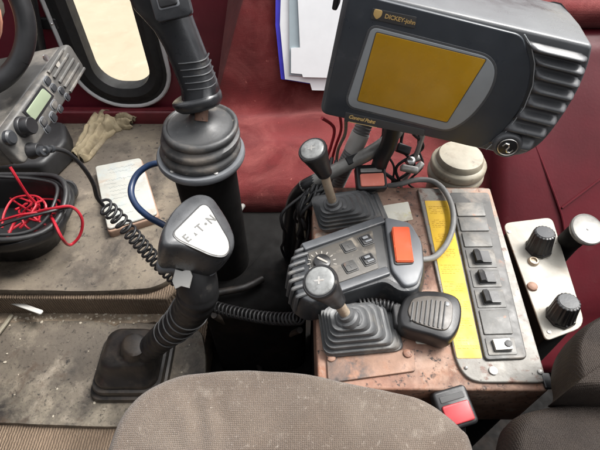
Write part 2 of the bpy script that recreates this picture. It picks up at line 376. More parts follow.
LOW = [(-1.15, .475), q(0, 322, .0), q(60, 323, .0), q(120, 323, .0), q(190, 330, .0), q(205, 345, .0), q(206, 400, 0), q(200, 424, 0), q(120, 428, 0), q(40, 426, 0), q(-20, 424, 0), (-1.15, .27)]
mat_sheet('rubber_mat', LOW, -.003, .010, 'stained beige rubber mat on the lower floor under the gear lever boot', (-.6, .37, -.003), wav=.003)

# ================================================================== FAR WALL with the low window
GX0, GX1, GZ0, GZ1 = -.545, -.388, .178, .70
def win(e, n=10): return [(x, z) for x, z in rrect(GX1 - GX0 + 2 * e, GZ1 - GZ0 + 2 * e, .068 + e, n, (GX0 + GX1) / 2, (GZ0 + GZ1) / 2)]
wall = thing('cab_wall', 'maroon painted cab wall with a low round cornered window', 'wall', (-.6, YW, .07))
def holed(outer, inner, y0, y1):
    bm = B(); es = []
    for loop in (outer, inner):
        vs = [bm.verts.new((x, y0, z)) for x, z in loop]
        es += [bm.edges.new((vs[i], vs[(i + 1) % len(vs)])) for i in range(len(vs))]
    bmesh.ops.triangle_fill(bm, edges=es, use_beauty=True)
    r = bmesh.ops.extrude_face_region(bm, geom=bm.faces[:])
    bmesh.ops.translate(bm, verts=[g for g in r['geom'] if isinstance(g, bmesh.types.BMVert)], vec=(0, y1 - y0, 0))
    return bm
obj('panel', holed([(-1.4, .0), (-.165, .0), (-.165, .80), (-1.4, .80)], win(.024), YW, YW + .05), 'maroonpaint', wall, smooth=25)
wf = obj('window_frame', holed(win(.045), win(.030), YW - .012, YW), 'seal', wall, smooth=25)
def ring_strip(e0, e1, y0, y1):
    bm = B(); a, b = win(e0), win(e1); m = [((p[0] + q_[0]) / 2, (p[1] + q_[1]) / 2) for p, q_ in zip(a, b)]
    R = lambda l, y: [(x, y, z) for x, z in l]
    rings = [R(a, y1), R(a, y0 + .006), R([(p[0] * .7 + q_[0] * .3, p[1] * .7 + q_[1] * .3) for p, q_ in zip(a, m)], y0), R(m, y0 - .003), R(b, y0 + .008), R(b, y1)]
    loft(bm, rings, None, False, False); return bm
obj('window_seal', ring_strip(.034, -.004, YW - .016, YW + .03), 'seal', wall)
bm = B(); prism(bm, win(.002), 0, .004, Matrix(((1, 0, 0, 0), (0, 0, -1, YW + .024), (0, 1, 0, 0), (0, 0, 0, 1)))); obj('window_glass', bm, 'glass', wall)
# light grey bead and dark red sill below the window
wr_ = win(.047)
bm = B(); tube(bm, [(x, YW - .013, z) for x, z in wr_ + wr_[:1]], .0055, 8, False)
obj('trim_bead', bm, 'greytrim', wall)
bm = B(); prism(bm, rrect(1.2, .03, .004, 3, -.78, YW - .02), .072, .125, b=.006); obj('sill', bm, 'redpanel', wall)
# latch plate on the pillar
bm = B(); M_ = frame(PY(50, 22, YW - .002), (1, 0, 0), (0, -1, 0)); box(bm, .045, .028, .012, M_, .004, .006)
lt = obj('latch', bm, 'plastic', wall); bm = B(); lathe(bm, [(.004, .012), (.004, .015), (.002, .017)], M_ @ T(.010, .002, 0), 12); obj('screw', bm, 'chrome', lt)
# dark upright beside the wheel
bm = B(); a, b = PY(38, 45, YW - .03), PY(24, -25, YW - .03)
tube(bm, [a + (a - b) * .6, a, b, b + (b - a) * .6], .017, 14)
tag(obj('grab_bar', bm, 'plastic', loc=(a.x, a.y, .1)), 'black upright bar beside the steering wheel in front of the maroon wall', 'grab bar')
# grey trim to the right of the window
bm = B(); prism(bm, rrect(.17, .46, .02, 4, -.165, .57), 0, .03, Matrix(((1, 0, 0, 0), (0, 0, 1, YW + .06), (0, 1, 0, 0), (0, 0, 0, 1))), .006)
tag(obj('trim_panel', bm, 'greytrim', loc=(-.165, YW + .06, .3)), 'pale grey trim panel behind the joystick grip', 'trim panel')

# ================================================================== PASSENGER SEAT
seat = thing('passenger_seat', 'wide red velour passenger seat with papers on it', 'seat', (.3, .9, -.1))
prof = [(.70, .06), (.672, .11), (.655, .155), (.658, .195), (.685, .222), (.74, .232), (.82, .237), (.88, .240), (.915, .248), (.935, .27), (.955, .32), (1.0, .42), (1.05, .53), (1.10, .64), (1.16, .74), (1.25, .77), (1.33, .70), (1.30, .40), (1.28, .06)]
pr = spline([Vector((y, z, 0)) for y, z in prof], 7, True)
cen = Vector((1.0, .25, 0))
def xl(z): return -.215 + .095 * max(0., min(1., (z - .22) / .25))
bm = B(); rings = []
ts = [0, .004, .012, .025] + [.05 + .9 * i / 46 for i in range(47)] + [.975, .988, .996, 1]
for t in ts:
    e = min(t, 1 - t); e = min(1, e / .05); sh = .94 + .06 * math.sqrt(max(0., 1 - (1 - e) ** 2))
    ring = []
    for p in pr:
        y = cen.x + (p.x - cen.x) * sh; z = cen.y + (p.y - cen.y) * sh
        x = xl(p.y) * (1 - t) + .60 * t
        k = Vector((x, y, z))
        # soft pull folds where seat and back meet, and hollows in the cushion
        fold = math.exp(-((y - .93 + .10 * (x - .08) ** 2 * 4) / .03) ** 2) * .012
        z += -fold + .006 * noise.fractal(Vector((x * 4, y * 5, 0)), 1, 2, 3) + .003 * sin(y * 60 + 8 * noise.noise(Vector((x * 3, y * 2, 1)))) * (1 if z > .2 else 0)
        y += .006 * noise.fractal(Vector((x * 5, z * 5, 3)), 1, 2, 3)
        ring.append((x, y, z))
    rings.append(ring)
loft(bm, rings); obj('cushion', bm, 'redfabric', seat, smooth=80)
bm = B(); box(bm, .74, .5, .15, T(.24, .97, -.09), .01); obj('seat_base', bm, 'dark', seat)
bm = B(); tube(bm, [P(236, 203, .10), P(262, 206, .10), P(284, 203, .10), P(300, 196, .10)], .006, 8); obj('seat_rail', bm, 'steel', seat)
# side bolster, right; its shade is put in as dark maroon
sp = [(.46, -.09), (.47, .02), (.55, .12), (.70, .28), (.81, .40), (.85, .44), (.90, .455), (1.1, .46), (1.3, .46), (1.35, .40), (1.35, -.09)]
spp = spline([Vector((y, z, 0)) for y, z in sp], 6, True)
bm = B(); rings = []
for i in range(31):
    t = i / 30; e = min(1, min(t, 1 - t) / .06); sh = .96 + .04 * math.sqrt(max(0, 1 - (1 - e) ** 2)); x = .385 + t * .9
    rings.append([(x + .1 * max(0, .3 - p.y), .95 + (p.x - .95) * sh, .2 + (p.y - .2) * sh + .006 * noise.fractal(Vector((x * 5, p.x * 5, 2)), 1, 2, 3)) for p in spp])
loft(bm, rings); bol = obj('side_bolster', bm, 'maroon', seat, smooth=80, label='vinyl side of the seat, shade painted in as dark maroon')
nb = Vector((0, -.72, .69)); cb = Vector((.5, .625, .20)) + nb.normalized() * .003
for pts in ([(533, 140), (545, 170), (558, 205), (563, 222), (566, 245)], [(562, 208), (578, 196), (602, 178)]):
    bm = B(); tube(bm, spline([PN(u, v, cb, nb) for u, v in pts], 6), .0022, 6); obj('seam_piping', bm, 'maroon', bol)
bm = B(); prism(bm, rounded([(.42, .87), (1.3, .87), (1.3, 1.3), (.42, 1.3)], .05), .45, .50, b=.02)
obj('seat_top_pad', bm, 'redfabric', seat, smooth=80)

# papers and folder on the red seat
fo = B()
def seat_z(x, y):
    best = None
    for a, b in zip(pr, pr[1:]):
        if min(a.x, b.x) <= y <= max(a.x, b.x) and abs(a.x - b.x) > 1e-9:
            z = a.y + (b.y - a.y) * (y - a.x) / (b.x - a.x); best = z if best is None else max(best, z)
    return best or .24
def sheet_on_back(pix, off, th, m, name, label, cat, parent=None, sag=.0):
    """a flat sheet lying on the reclined red back: traced on the plane of the seat back"""
    n = Vector((0, -.90, .42)).normalized(); c = Vector((.05, .975, .335)) + n * off
    x, y = Vector((1, 0, 0)), n.cross(Vector((1, 0, 0)))
    M_ = frame(c, x, n); Mi = M_.inverted()
    poly = [tuple((Mi @ PN(u, v, c, n))[:2]) for u, v in pix]
    bm = B(); prism(bm, poly, 0, th, M_)
    loc = sum((PN(u, v, c, n) for u, v in pix), Vector()) / len(pix)
    o = obj(name, bm, m, parent, loc=loc, smooth=20)
    return tag(o, label, cat) if label else o
sheet_on_back([(275, -40), (283, -40), (276.5, 20), (283, 78), (300, 80), (303, 79), (288, 84), (280, 79), (276, 40), (274, 10)] and [(276, -40), (345, -40), (345, 86), (311, 84), (281, 79), (275.5, 25)], .018, .002, 'blue', 'blue_folder', 'blue document folder lying under the white papers on the red seat', 'folder')
sheet_on_back([(282, -40), (350, -40), (350, 91), (312, 90), (310, 83), (285, 79), (280, 25)], .0215, .003, 'paper', 'paper_sheet', 'large white sheet directly on the blue folder', 'paper')
sheet_on_back([(289, -40), (320, -40), (320, 50), (301, 49), (289.5, 75), (289, 74)] and [(289, -40), (330, -40), (330, 77.5), (289.5, 75)], .026, .002, 'greypaper', 'grey_card', 'grey blue card showing between two white sheets on the red seat', 'card')
sheet_on_back([(296, -40), (350, -40), (340, 78), (303, 77), (302, 74), (291, 73), (291, 48), (300, 47.5)], .029, .0025, 'paper', 'paper_sheet', 'topmost white sheet with a notched corner beside the monitor', 'paper')

# ================================================================== STEERING WHEEL and DASH
vc = ray(25, 58); vc.normalize()
ctr = PT(-62, 15, .45); nrm = -vc; 
maj = (CR * .88 - CU * .48).normalized(); maj = (maj - vc * maj.dot(vc)).normalized(); mi = vc.cross(maj).normalized()
tilt = radians(8); nw = (-vc * cos(tilt) + mi * sin(tilt)).normalized()
if nw.z < 0: nw = -nw
MW = frame(ctr, maj, nw)
RW = 76 / FPX * .45
wh = thing('steering_wheel', 'black steering wheel rim over the two way radio', 'steering wheel', ctr)
bm = B(); tube(bm, [MW @ Vector((RW * cos(2 * pi * i / 96), RW * sin(2 * pi * i / 96), 0)) for i in range(96)] + [MW @ Vector((RW, 0, 0))], .0100, 16, False); obj('rim', bm, 'plastic', wh, smooth=60)
for a in (pi * .62, pi * 1.38, pi * 1.0):
    bm = B(); tube(bm, [MW @ Vector((RW * cos(a) * k, RW * sin(a) * k, -.03 * (1 - k))) for k in (.2, .5, .8, 1)], [.014, .012, .01, .009], 10); obj('spoke', bm, 'plastic', wh)
bm = B(); lathe(bm, [(.03, -.06), (.050, -.04), (.050, -.02), (.04, -.008), (.02, -.002)], MW, 28); obj('hub', bm, 'hub', wh)
bm = B(); tube(bm, [MW @ Vector((0, 0, -.06)), MW @ Vector((0, 0, -.30))], .03, 16); obj('column', bm, 'plastic', wh)
# dash that carries wheel and radio, left of the picture
bm = B(); prism(bm, rounded([(-1.2, .05), (-.52, .05), (-.50, .62), (-1.2, .66)], .03), .44, .56, b=.02)
prism(bm, rrect(.3, .6, .03, 4, -1.05, .33), -.1, .45, b=.01)
tag(obj('dashboard', bm, 'plastic', loc=(-.85, .35, -.1)), 'black dashboard shelf behind the steering wheel and radio', 'dashboard')

# ================================================================== TWO WAY RADIO
rA, rB_, rC, rD = P(2, 138, .60), P(66, 43, .60), P(22, 166, .562), P(89, 68, .562)
rx = ((rB_ - rA) + (rD - rC)).normalized(); ryd = ((rC - rA) + (rD - rB_)) / 2; ryd = ryd - rx * ryd.dot(rx)
RL = ((rB_ - rA).length + (rD - rC).length) / 2; RH = ryd.length
rn = rx.cross(-ryd).normalized()
if rn.x < 0: rn = -rn
rc = (rA + rB_ + rC + rD) / 4
MR = frame(rc, rx, rn); 
if (MR.to_3x3() @ Vector((0, 1, 0))).dot(-ryd) < 0: pass
rad = thing('two_way_radio', 'grey two way radio with a green display and two knobs', 'radio', rc - rn * .07)
def RP(u, v): return (MR.inverted() @ PN(u, v, rc, rn))
bm = B(); prism(bm, rrect(RL, RH, .008, 4), -.012, 0, MR, .003); face = obj('faceplate', bm, 'radiogrey', rad)
bm = B(); Mb = MR.copy(); prism(bm, rrect(RL * .985, RH * .94, .005, 3), -.16, -.0125, Mb, .003); case = obj('case', bm, 'radiotop', rad)
bm = B(); sgn = 1 if RP(40, 80).y < RP(30, 70).y else 1
top_y = RP(34, 90).y; 
# display
d4 = [RP(25, 112), RP(42, 88), RP(51, 96), RP(34, 121)]
bm = B(); prism(bm, rounded([p[:2] for p in d4], .003), 0, .0015, MR, .0006); obj('display', bm, 'lcd', face)
bm = B(); prism(bm, inset(ccw([p[:2] for p in d4]), -.003), 0, .0009, MR, .0004); obj('display_bezel', bm, 'plastic', face)
# speaker ribs
for i in range(5):
    a, b = RP(60 + i * 4.2, 53 + i * 4.3), RP(75 + i * 2.6 - 18, 90 + i * 3.4 - 12)
    a2, b2 = RP(62 + i * 5.4, 50 + i * 4.6), RP(48 + i * 5.4, 73 + i * 4.8)
    bm = B(); d = (b2 - a2).normalized(); tube(bm, [MR @ Vector((*a2.xy, .001)), MR @ Vector((*b2.xy, .0005))], .0020, 8); obj('speaker_rib', bm, 'radiogrey', face)
# buttons
for (u, v, w_, h_) in ((47, 81, .011, .008), (53, 88, .010, .008), (61, 91, .009, .008), (67, 97, .008, .008), (54, 105, .012, .008), (60, 109, .009, .007), (53, 117, .010, .010), (43, 122, .010, .009), (47, 129, .009, .008)):
    c = RP(u, v); bm = B(); prism(bm, rrect(w_, h_, .0028, 4, c.x, c.y), 0, .0022, MR, .0008); obj('button', bm, 'boxgrey', face)
    bm = B(); prism(bm, rrect(w_ * 1.22, h_ * 1.28, .004, 4, c.x, c.y), 0, .0005, MR, .0002); obj('button_ring', bm, 'lightgrey', face)
def knob_at(u, v, r, h, m='plastic', parent=face, z0=0):
    c = RP(u, v); bm = B(); lathe(bm, [(r * 1.1, z0), (r * 1.05, z0 + .003), (r * .95, z0 + .004), (r * .88, z0 + h * .93), (r * .8, z0 + h), (r * .3, z0 + h)], MR @ T(c.x, c.y, 0), 24); return obj('knob', bm, m, parent)
knob_at(22, 127, .0105, .013)
knob_at(31, 151, .0085, .012)
c = RP(8, 138); bm = B(); lathe(bm, [(.008, 0), (.008, .004), (.006, .006), (.002, .006)], MR @ T(c.x, c.y, 0), 18); obj('button', bm, 'boxgrey', face)
jack = MR @ Vector((RP(35, 153).x, RP(35, 153).y, .012))
# maker's badge on the face, plain unreadable marks, and lettering on the case edge
bm = B(); c = RP(57, 64); lathe(bm, [(.0045, 0), (.0045, .0012), (.001, .0014)], MR @ T(c.x, c.y, 0), 20); obj('badge', bm, 'paleprint', face)
bm = B(); lathe(bm, [(.004, 0), (.004, .002), (.001, .0025)], MR @ T(RP(45, 58).x, RP(45, 58).y + 0, 0), 12); obj('screw', bm, 'chrome', face)
# mounting bracket reaching the dash
bm = B(); p0 = MR @ Vector((.0, -RH / 2 - .004, -.10)); tube(bm, [MR @ Vector((0, -RH * .5 - .003, -.04)), MR @ Vector((0, -RH * .5 - .006, -.12)), MR @ Vector((0, -RH * .5 - .03, -.26))], .008, 10); obj('mounting_bracket', bm, 'plastic', rad)

# ================================================================== BLACK TUB with red wires
tub = thing('storage_tub', 'black plastic tub holding loose red wires', 'tub', (-.61, .655, .085))
bm = B(); n_ = 8
def tr(s, z): return [(x, y, z) for x, y in rrect(.30 * s, .195 * s, .094 * s, n_, -.648, .653)]
loft(bm, [tr(.70, .086), tr(.78, .090), tr(.96, .150), tr(1.03, .150), tr(1.075, .157), tr(1.085, .167), tr(1.06, .177), tr(1.0, .180), tr(.93, .176), tr(.885, .164), tr(.74, .098), tr(.5, .096)])
for v in bm.verts:
    if v.co.z > .15: v.co.z += .010 * noise.noise(v.co * 9); v.co.x += .006 * noise.noise(v.co * 12 + Vector((3, 0, 0)))
obj('tub_body', bm, 'plastic', tub, smooth=50)
def wire(pix, r=.0026, m='redwire'):
    bm = B(); tube(bm, spline([P(*p) for p in pix], 7), r, 7); return bm
wl = ['long red wire looping over the rim of the black tub', 'red wire coiled at the back inside the black tub', 'red wire lying straight across the black tub', 'red wire bundle twisted in the middle of the black tub', 'short red wire end standing up out of the black tub']
wires = [
    [(5, 245, .15), (15, 222, .16), (30, 214, .185), (55, 208, .20), (72, 207, .195), (82, 219, .17), (80, 235, .14), (70, 245, .13), (62, 238, .17), (54, 222, .185), (45, 206, .15)],
    [(2, 228, .14), (4, 214, .15), (12, 200, .155), (24, 196, .16), (38, 197, .165), (46, 206, .16), (40, 216, .15), (24, 222, .14), (8, 232, .14)],
    [(0, 221, .19), (20, 215, .195), (40, 212, .19), (58, 208, .185), (64, 206, .185)],
    [(28, 196, .17), (36, 204, .175), (32, 214, .17), (40, 222, .16), (50, 228, .15), (44, 232, .14), (28, 228, .14), (22, 216, .15), (30, 206, .165), (44, 200, .165)],
    [(10, 167, .26), (18, 180, .235), (27, 194, .20), (36, 205, .17), (30, 218, .15), (20, 228, .14)]]
for k, (p, l) in enumerate(zip(wires, wl)):
    o = obj('wire', wire(p, .0032 if k in (0, 4) else .0027), 'redwire', loc=P(*p[0])); tag(o, l, 'wire', 'red wires in the tub')
o = obj('wire', wire([(0, 226, .195), (20, 219, .20), (44, 213, .20), (60, 209, .195), (70, 207, .19)], .003), 'rubber', loc=P(0, 226, .195)); tag(o, 'thin black wire crossing the red wires in the tub', 'wire')
for k, (rr_, z_, x_, l) in enumerate(((1.03, .186, .0, 'thick black cable looped on the rim of the black tub'), (.86, .190, .01, 'thin black cable looped inside the rim of the black tub'))):
    pts = [Vector((-.648 + x_ + .15 * rr_ * math.copysign(abs(cos(a_)) ** .7, cos(a_)), .653 + .0975 * rr_ * math.copysign(abs(sin(a_)) ** .85, sin(a_)), z_ + .008 * sin(3 * a_ + k))) for a_ in [radians(-150 + 300 * i / 26) for i in range(27)]]
    bm = B(); tube(bm, spline(pts, 3), .0058 - .0022 * k, 10); tag(obj('black_cable', bm, 'rubber', loc=pts[0], smooth=60), l, 'cable')
plug = thing('rubber_plug', 'black round rubber plug at the far rim of the tub', 'plug', P(68, 192, .10))
bm = B(); Mp = frame(P(66, 190, .145), (1, 0, 0), (.35, -.55, .75)); lathe(bm, [(.016, -.05), (.022, -.045), (.024, 0), (.020, .004), (.016, .002), (.010, .001)], Mp, 24); obj('plug_body', bm, 'rubber', plug)
bm = B(); lathe(bm, [(.009, .001), (.008, .006), (.003, .007)], Mp, 16); obj('plug_pin', bm, 'boxgrey', plug)
bm = B(); tube(bm, spline([Mp @ Vector((0, 0, -.05)), P(52, 186, .12), P(42, 190, .10)], 6), .01, 10); obj('plug_tail', bm, 'rubber', plug)

bm = B(); prism(bm, rounded([(-1.1, .80), tuple(P(52, 184, .085)[:2]), tuple(P(76, 160, .085)[:2]), tuple(P(74, 140, .085)[:2]), (-1.1, 1.02)], .02), .085, .150, b=.012)  # added black block standing in for the shadow below the radio
tag(obj('radio_shade_box', bm, 'rubber', loc=(-.75, .9, .085)), 'low black box added as the shadow under the radio behind the tub', 'box')
for k in range(3):
    pts = []; u0, v0 = random.uniform(8, 55), random.uniform(200, 228)
    for q_ in range(7):
        a_ = random.uniform(0, 6.28); pts.append((max(-5, min(60, u0 + random.uniform(8, 26) * cos(a_))), max(197, min(232, v0 + random.uniform(4, 15) * sin(a_))), random.uniform(.12, .17)))
    o = obj('wire', wire(pts, .0024), 'redwire', loc=P(*pts[0])); tag(o, 'thin red wire tangled at the bottom of the black tub', 'wire', 'red wires in the tub')

# ================================================================== WHITE BOX, GLOVE, PEN
wb = thing('white_box', 'grubby white box with rounded corners on the upper mat', 'box', (-.42, .77, .085))
zb = .113
quad = [tuple(P(u, v, zb)[:2]) for u, v in ((94, 166), (141, 157), (159, 215), (107, 231))]
bm = B(); prism(bm, rounded(quad, .009), .084, zb - .004, b=.004); obj('box_body', bm, 'tanside', wb)
bm = B(); prism(bm, rounded([tuple((Vector(p) - Vector((-.42, .77))) * .97 + Vector((-.42, .77))) for p in quad], .010), zb - .004, zb + .002, b=.003)
lid = obj('box_lid', bm, 'dirtywhite', wb)
bm = B(); o0, o1, o3 = Vector(quad[0]), Vector(quad[1]), Vector(quad[3]); rs_ = random.Random(5)
for k in range(13):
    if rs_.random() < .3: continue
    f0 = .12 + .058 * k; g0 = rs_.uniform(.12, .3); n_w = rs_.randint(4, 9); pts = []
    for q_ in range(n_w * 3):
        g_ = g0 + q_ * .022 
        if g_ > .88: break
        p = o0 + (o1 - o0) * g_ + (o3 - o0) * (f0 + rs_.uniform(-.012, .012)); pts.append(Vector((p.x, p.y, zb + .0021)))
    if len(pts) > 3: tube(bm, pts, .00045, 4)
obj('scribbles', bm, 'scribble', lid)
# glove: a soft sheet gathered into overhanging folds
cl = spline([P(*p) for p in ((76, 157, .10), (84, 149, .10), (92, 137, .10), (99, 127, .10), (107, 119, .10), (117, 117, .10), (126, 119, .10), (134, 122, .10))], 16)
hw = [.020, .030, .034, .044, .056, .048, .034, .018]
bm = B(); rows = []; NS = 150
for k, c in enumerate(cl):
    t_ = k / (len(cl) - 1); f = t_ * (len(hw) - 1); w0 = hw[int(f)] + (hw[min(len(hw) - 1, int(f) + 1)] - hw[int(f)]) * (f - int(f))
    w0 *= 1 + .18 * noise.noise(Vector((t_ * 9, 0, 0)))
    d = (cl[min(k + 1, len(cl) - 1)] - cl[max(k - 1, 0)]); d.z = 0; d.normalize(); nrm_ = Vector((-d.y, d.x, 0)); row = []
    for m_ in range(NS + 1):
        sg = -1 + 2 * m_ / NS
        ph = 2 * pi * (1.55 * sg + .75 * noise.noise(Vector((t_ * 4.2, sg * .9, 2))) + .35 * noise.noise(Vector((t_ * 10, sg * 2, 7))))
        a_ = .6 + .6 * noise.noise(Vector((t_ * 5, sg * 2, 5))); env = math.sqrt(max(0, 1 - sg * sg))
        z = .0865 + env * (.012 + .010 * sin(pi * t_) + .0135 * a_ * (1 + cos(ph)) + .004 * noise.noise(Vector((t_ * 16, sg * 6, 1))) + .0022 * noise.noise(Vector((t_ * 40, sg * 14, 4))))
        lat = w0 * sg + .0062 * a_ * env * sin(ph)
        lon = .008 * noise.noise(Vector((t_ * 6, sg * 3, 9)))
        v = c + nrm_ * lat + d * lon; row.append(bm.verts.new((v.x, min(v.y, 1.064), z)))
    rows.append(row)
for a, b in zip(rows, rows[1:]):
    for m_ in range(NS): bm.faces.new((a[m_], a[m_ + 1], b[m_ + 1], b[m_]))
gv = tag(obj('work_glove', bm, 'glove', loc=P(100, 135, .085), smooth=80), 'crumpled tan leather work glove lying by the far wall', 'glove')
sm_ = gv.modifiers.new('thickness', 'SOLIDIFY'); sm_.thickness = .0018; sm_.offset = 0
# white flat stick and tan stick on the lower mat's edge
bm = B(); a, b = P(3, 299, .045), P(47, 320, .013); M_ = frame(a, b - a, (0, 0, 1)); L_ = (b - a).length
prism(bm, rrect(L_, .010, .003, 3, L_ / 2, 0), 0, .004, M_, .001)
st = obj('white_stick', bm, 'white', loc=a); tag(st, 'white plastic stick lying at the foot of the riser', 'stick')
bm = B(); a, b = P(-4, 338, .013), P(10, 313, .024); M_ = frame(a, b - a, (0, 0, 1)); L_ = (b - a).length
prism(bm, rrect(L_, .008, .002, 3, L_ / 2, 0), 0, .005, M_, .001)
tag(obj('tan_stick', bm, 'cream', loc=a), 'short tan stick below the white stick at the mat corner', 'stick')
bm = B(); so_ = []; 
for k in range(31): so_.append(tuple(P(-10 + k * 6.6, 313 + 1.2 * noise.noise(Vector((k * .7, 0, 0))), .0)[:2]))
for k in range(30, -1, -1): so_.append(tuple(P(-10 + k * 6.6, 325 + 5 * noise.noise(Vector((k * .5, 5, 0))), .0)[:2]))
prism(bm, so_, -.0035, .0092, b=.002, bb=0)
tag(obj('sand', bm, 'sand', loc=(-.5, .48, 0)), 'sandy dirt gathered in the groove below the riser', 'dirt', kind='stuff')
bm = B()
for i in range(110):
    u, v = random.uniform(15, 195), 318 + random.gauss(0, 3.5); zz = .0095
    if i > 80: u, v, zz = random.uniform(5, 200), random.uniform(325, 420), .009
    p = P(u, v, zz); r_ = random.uniform(.0010, .0030) * (1.6 if random.random() < .2 and i < 80 else 1)
    rr = bmesh.ops.create_icosphere(bm, subdivisions=1, radius=r_)
    bmesh.ops.transform(bm, matrix=T(*p) @ Matrix.Diagonal((random.uniform(.7, 1.6), 1, .6, 1)), verts=rr['verts'])
tag(obj('grit', bm, 'amberdirt', loc=(-.5, .48, 0)), 'pale grit and crumbs in the groove below the riser', 'grit', kind='stuff')

# ================================================================== GEAR LEVER
gb = P(133, 372, .0); gl = thing('gear_lever', 'thick black gear lever with a white topped head and square rubber boot', 'gear lever', Vector((gb.x, gb.y, .008)))
C_ = P(203, 232, .435); A_ = Vector((.40, -.04, .92)).normalized()
MG = frame(C_, CR, A_); MGi = MG.inverted()
outl = [(160, 243), (163, 228), (173, 212), (186, 201), (198, 197), (210, 200), (219, 211), (229, 228), (234, 243), (231, 255), (220, 261), (200, 257), (180, 251), (165, 250)]
o2 = [tuple((MGi @ PN(u, v, C_, A_))[:2]) for u, v in outl]
o2 = ccw([tuple(p)[:2] for p in spline([Vector((*p, 0)) for p in o2], 4, True)])
cx = sum(p[0] for p in o2) / len(o2); cy = sum(p[1] for p in o2) / len(o2)
def gr(s, z): return [(cx + (x - cx) * s, cy + (y - cy) * s, z) for x, y in o2]
bm = B(); loft(bm, [gr(.60, -.064), gr(.76, -.062), gr(.84, -.056), gr(.855, -.050), gr(.90, -.046), gr(.95, -.034), gr(.985, -.018), gr(1., -.004), gr(.985, .004), gr(.95, .0085), gr(.90, .0105), gr(.3, .0105)], MG)
head = obj('head', bm, 'gearhead', gl, smooth=60)
bm = B(); loft(bm, [gr(.80, -.068), gr(.865, -.066), gr(.875, -.060), gr(.865, -.054), gr(.8, -.052)], MG); obj('head_rim', bm, 'lightgrey', head, smooth=60)
cp = C_ + A_ * .0105
pl = [(173, 234), (202, 205), (208, 207), (228, 241), (229, 251), (223, 257), (211, 255), (178, 240)]
MG2 = frame(cp, CR, A_); p2 = [tuple((MG2.inverted() @ PN(u, v, cp, A_))[:2]) for u, v in pl]
bm = B(); prism(bm, rounded(p2, .007, 6), 0, .0022, MG2, .001, 0); plate = obj('shift_plate', bm, 'white', gl, label='white plate with worn grey lettering')
bm = B(); prism(bm, inset(rounded(p2, .007, 6), -.0022), -.002, .0008, MG2, .0006, 0); obj('plate_groove', bm, 'plastic', head)
cp2 = C_ + A_ * .0129
a, b = PN(186.5, 239, cp2, A_), PN(212, 219, cp2, A_); MTx = frame(cp2, b - a, A_)
bm = B()
for ch, f in (('E', .02), ('T', .52), ('N', .97)):
    p = a.lerp(b, f); text(bm, ch, frame(p, b - a, A_), .0155, bold=.0004)
for f, tri in ((.29, True), (.745, False)):
    p = a.lerp(b, f); Mq = frame(p, b - a, A_)
    if tri: prism(bm, [(-.0022, -.0045), (.0022, -.0045), (0, .0015)], 0, .0004, Mq)
    else: lathe(bm, [(.0021, 0), (.0021, .0004)], Mq, 14)
obj('lettering', bm, 'greyprint', plate, smooth=20)
# stem: corrugated sleeve
hb = C_ - A_ * .062 + (MG.to_3x3() @ Vector((cx, cy, 0)))
path = spline([hb, P(198, 292, .335), P(184, 318, .235), P(162, 338, .15), P(146, 352, .09), P(134, 364, .04)], 30)
N_ = len(path); rs = []
for i in range(N_):
    t = i / (N_ - 1); r_ = .031 - .010 * min(1, t * 1.3)
    if .18 < t < .93: r_ += .0016 * (abs(((t * 22) % 1) - .5) * 2 < .45)
    rs.append(r_)
bm = B(); tube(bm, path, rs, 24); obj('stem', bm, 'rubber', gl, smooth=50)
for t in (.34, .39, .44, .49, .54):
    i = int(t * (N_ - 1)); tan = (path[i + 1] - path[i - 1]).normalized(); Mr = frame(path[i], CR, tan)
    bm = B(); tube(bm, [Mr @ Vector((cos(a_ * pi / 12) * (rs[i] + .0012), sin(a_ * pi / 12) * (rs[i] + .0012), 0)) for a_ in range(25)], .0011, 6, False); obj('sleeve_ring', bm, 'sleevering', gl)
# boot
bm = B(); bx, by = -.325, .372
def br(w_, d_, r_, z, dx=0., dy=0.): return [(x, y, z) for x, y in rrect(w_ * .84, d_ * .90, r_, 6, bx + dx * .9 - .004, by + dy + .002)]
loft(bm, [br(.172, .150, .02, .006), br(.174, .152, .022, .014), br(.170, .148, .022, .021), br(.158, .136, .024, .0225), br(.158, .136, .024, .033), br(.154, .132, .024, .037), br(.142, .120, .026, .038), br(.142, .120, .026, .046), br(.138, .116, .026, .050), br(.128, .108, .026, .056, .002, .003), br(.112, .094, .024, .082, .008, .006), br(.106, .088, .024, .090, .010, .006), br(.094, .078, .024, .094, .014, .004), br(.072, .064, .026, .097, .020, .0), br(.058, .055, .025, .101, .024, -.002), br(.054, .052, .025, .122, .032, -.003), br(.040, .040, .018, .125, .033, -.003)])
for v in bm.verts:
    if v.co.z > .052: v.co += Vector((1, .6, -.5)) * .006 * noise.noise(v.co * 18)
obj('boot', bm, 'bootrubber', gl, smooth=50)
# white tag hanging under the head
bm = B(); pg = [P(u, v, .385) for u, v in ((176, 270), (190, 268), (193, 276), (190, 288), (182, 287), (176, 289), (174, 282))]
nt_ = Vector((-.2, -.62, .75)); ct = P(183, 278, .385); Mt = frame(ct, CR, nt_); bm = B(); prism(bm, [tuple((Mt.inverted() @ PN(u, v, ct, nt_))[:2]) for u, v in ((176, 269), (183, 271), (190, 268), (193, 276), (190, 288), (182, 286), (176, 289), (173, 281))], 0, .003, Mt, .001)
tag(obj('white_tag', bm, 'white', loc=ct), 'small white torn tag hanging under the gear lever head', 'tag')

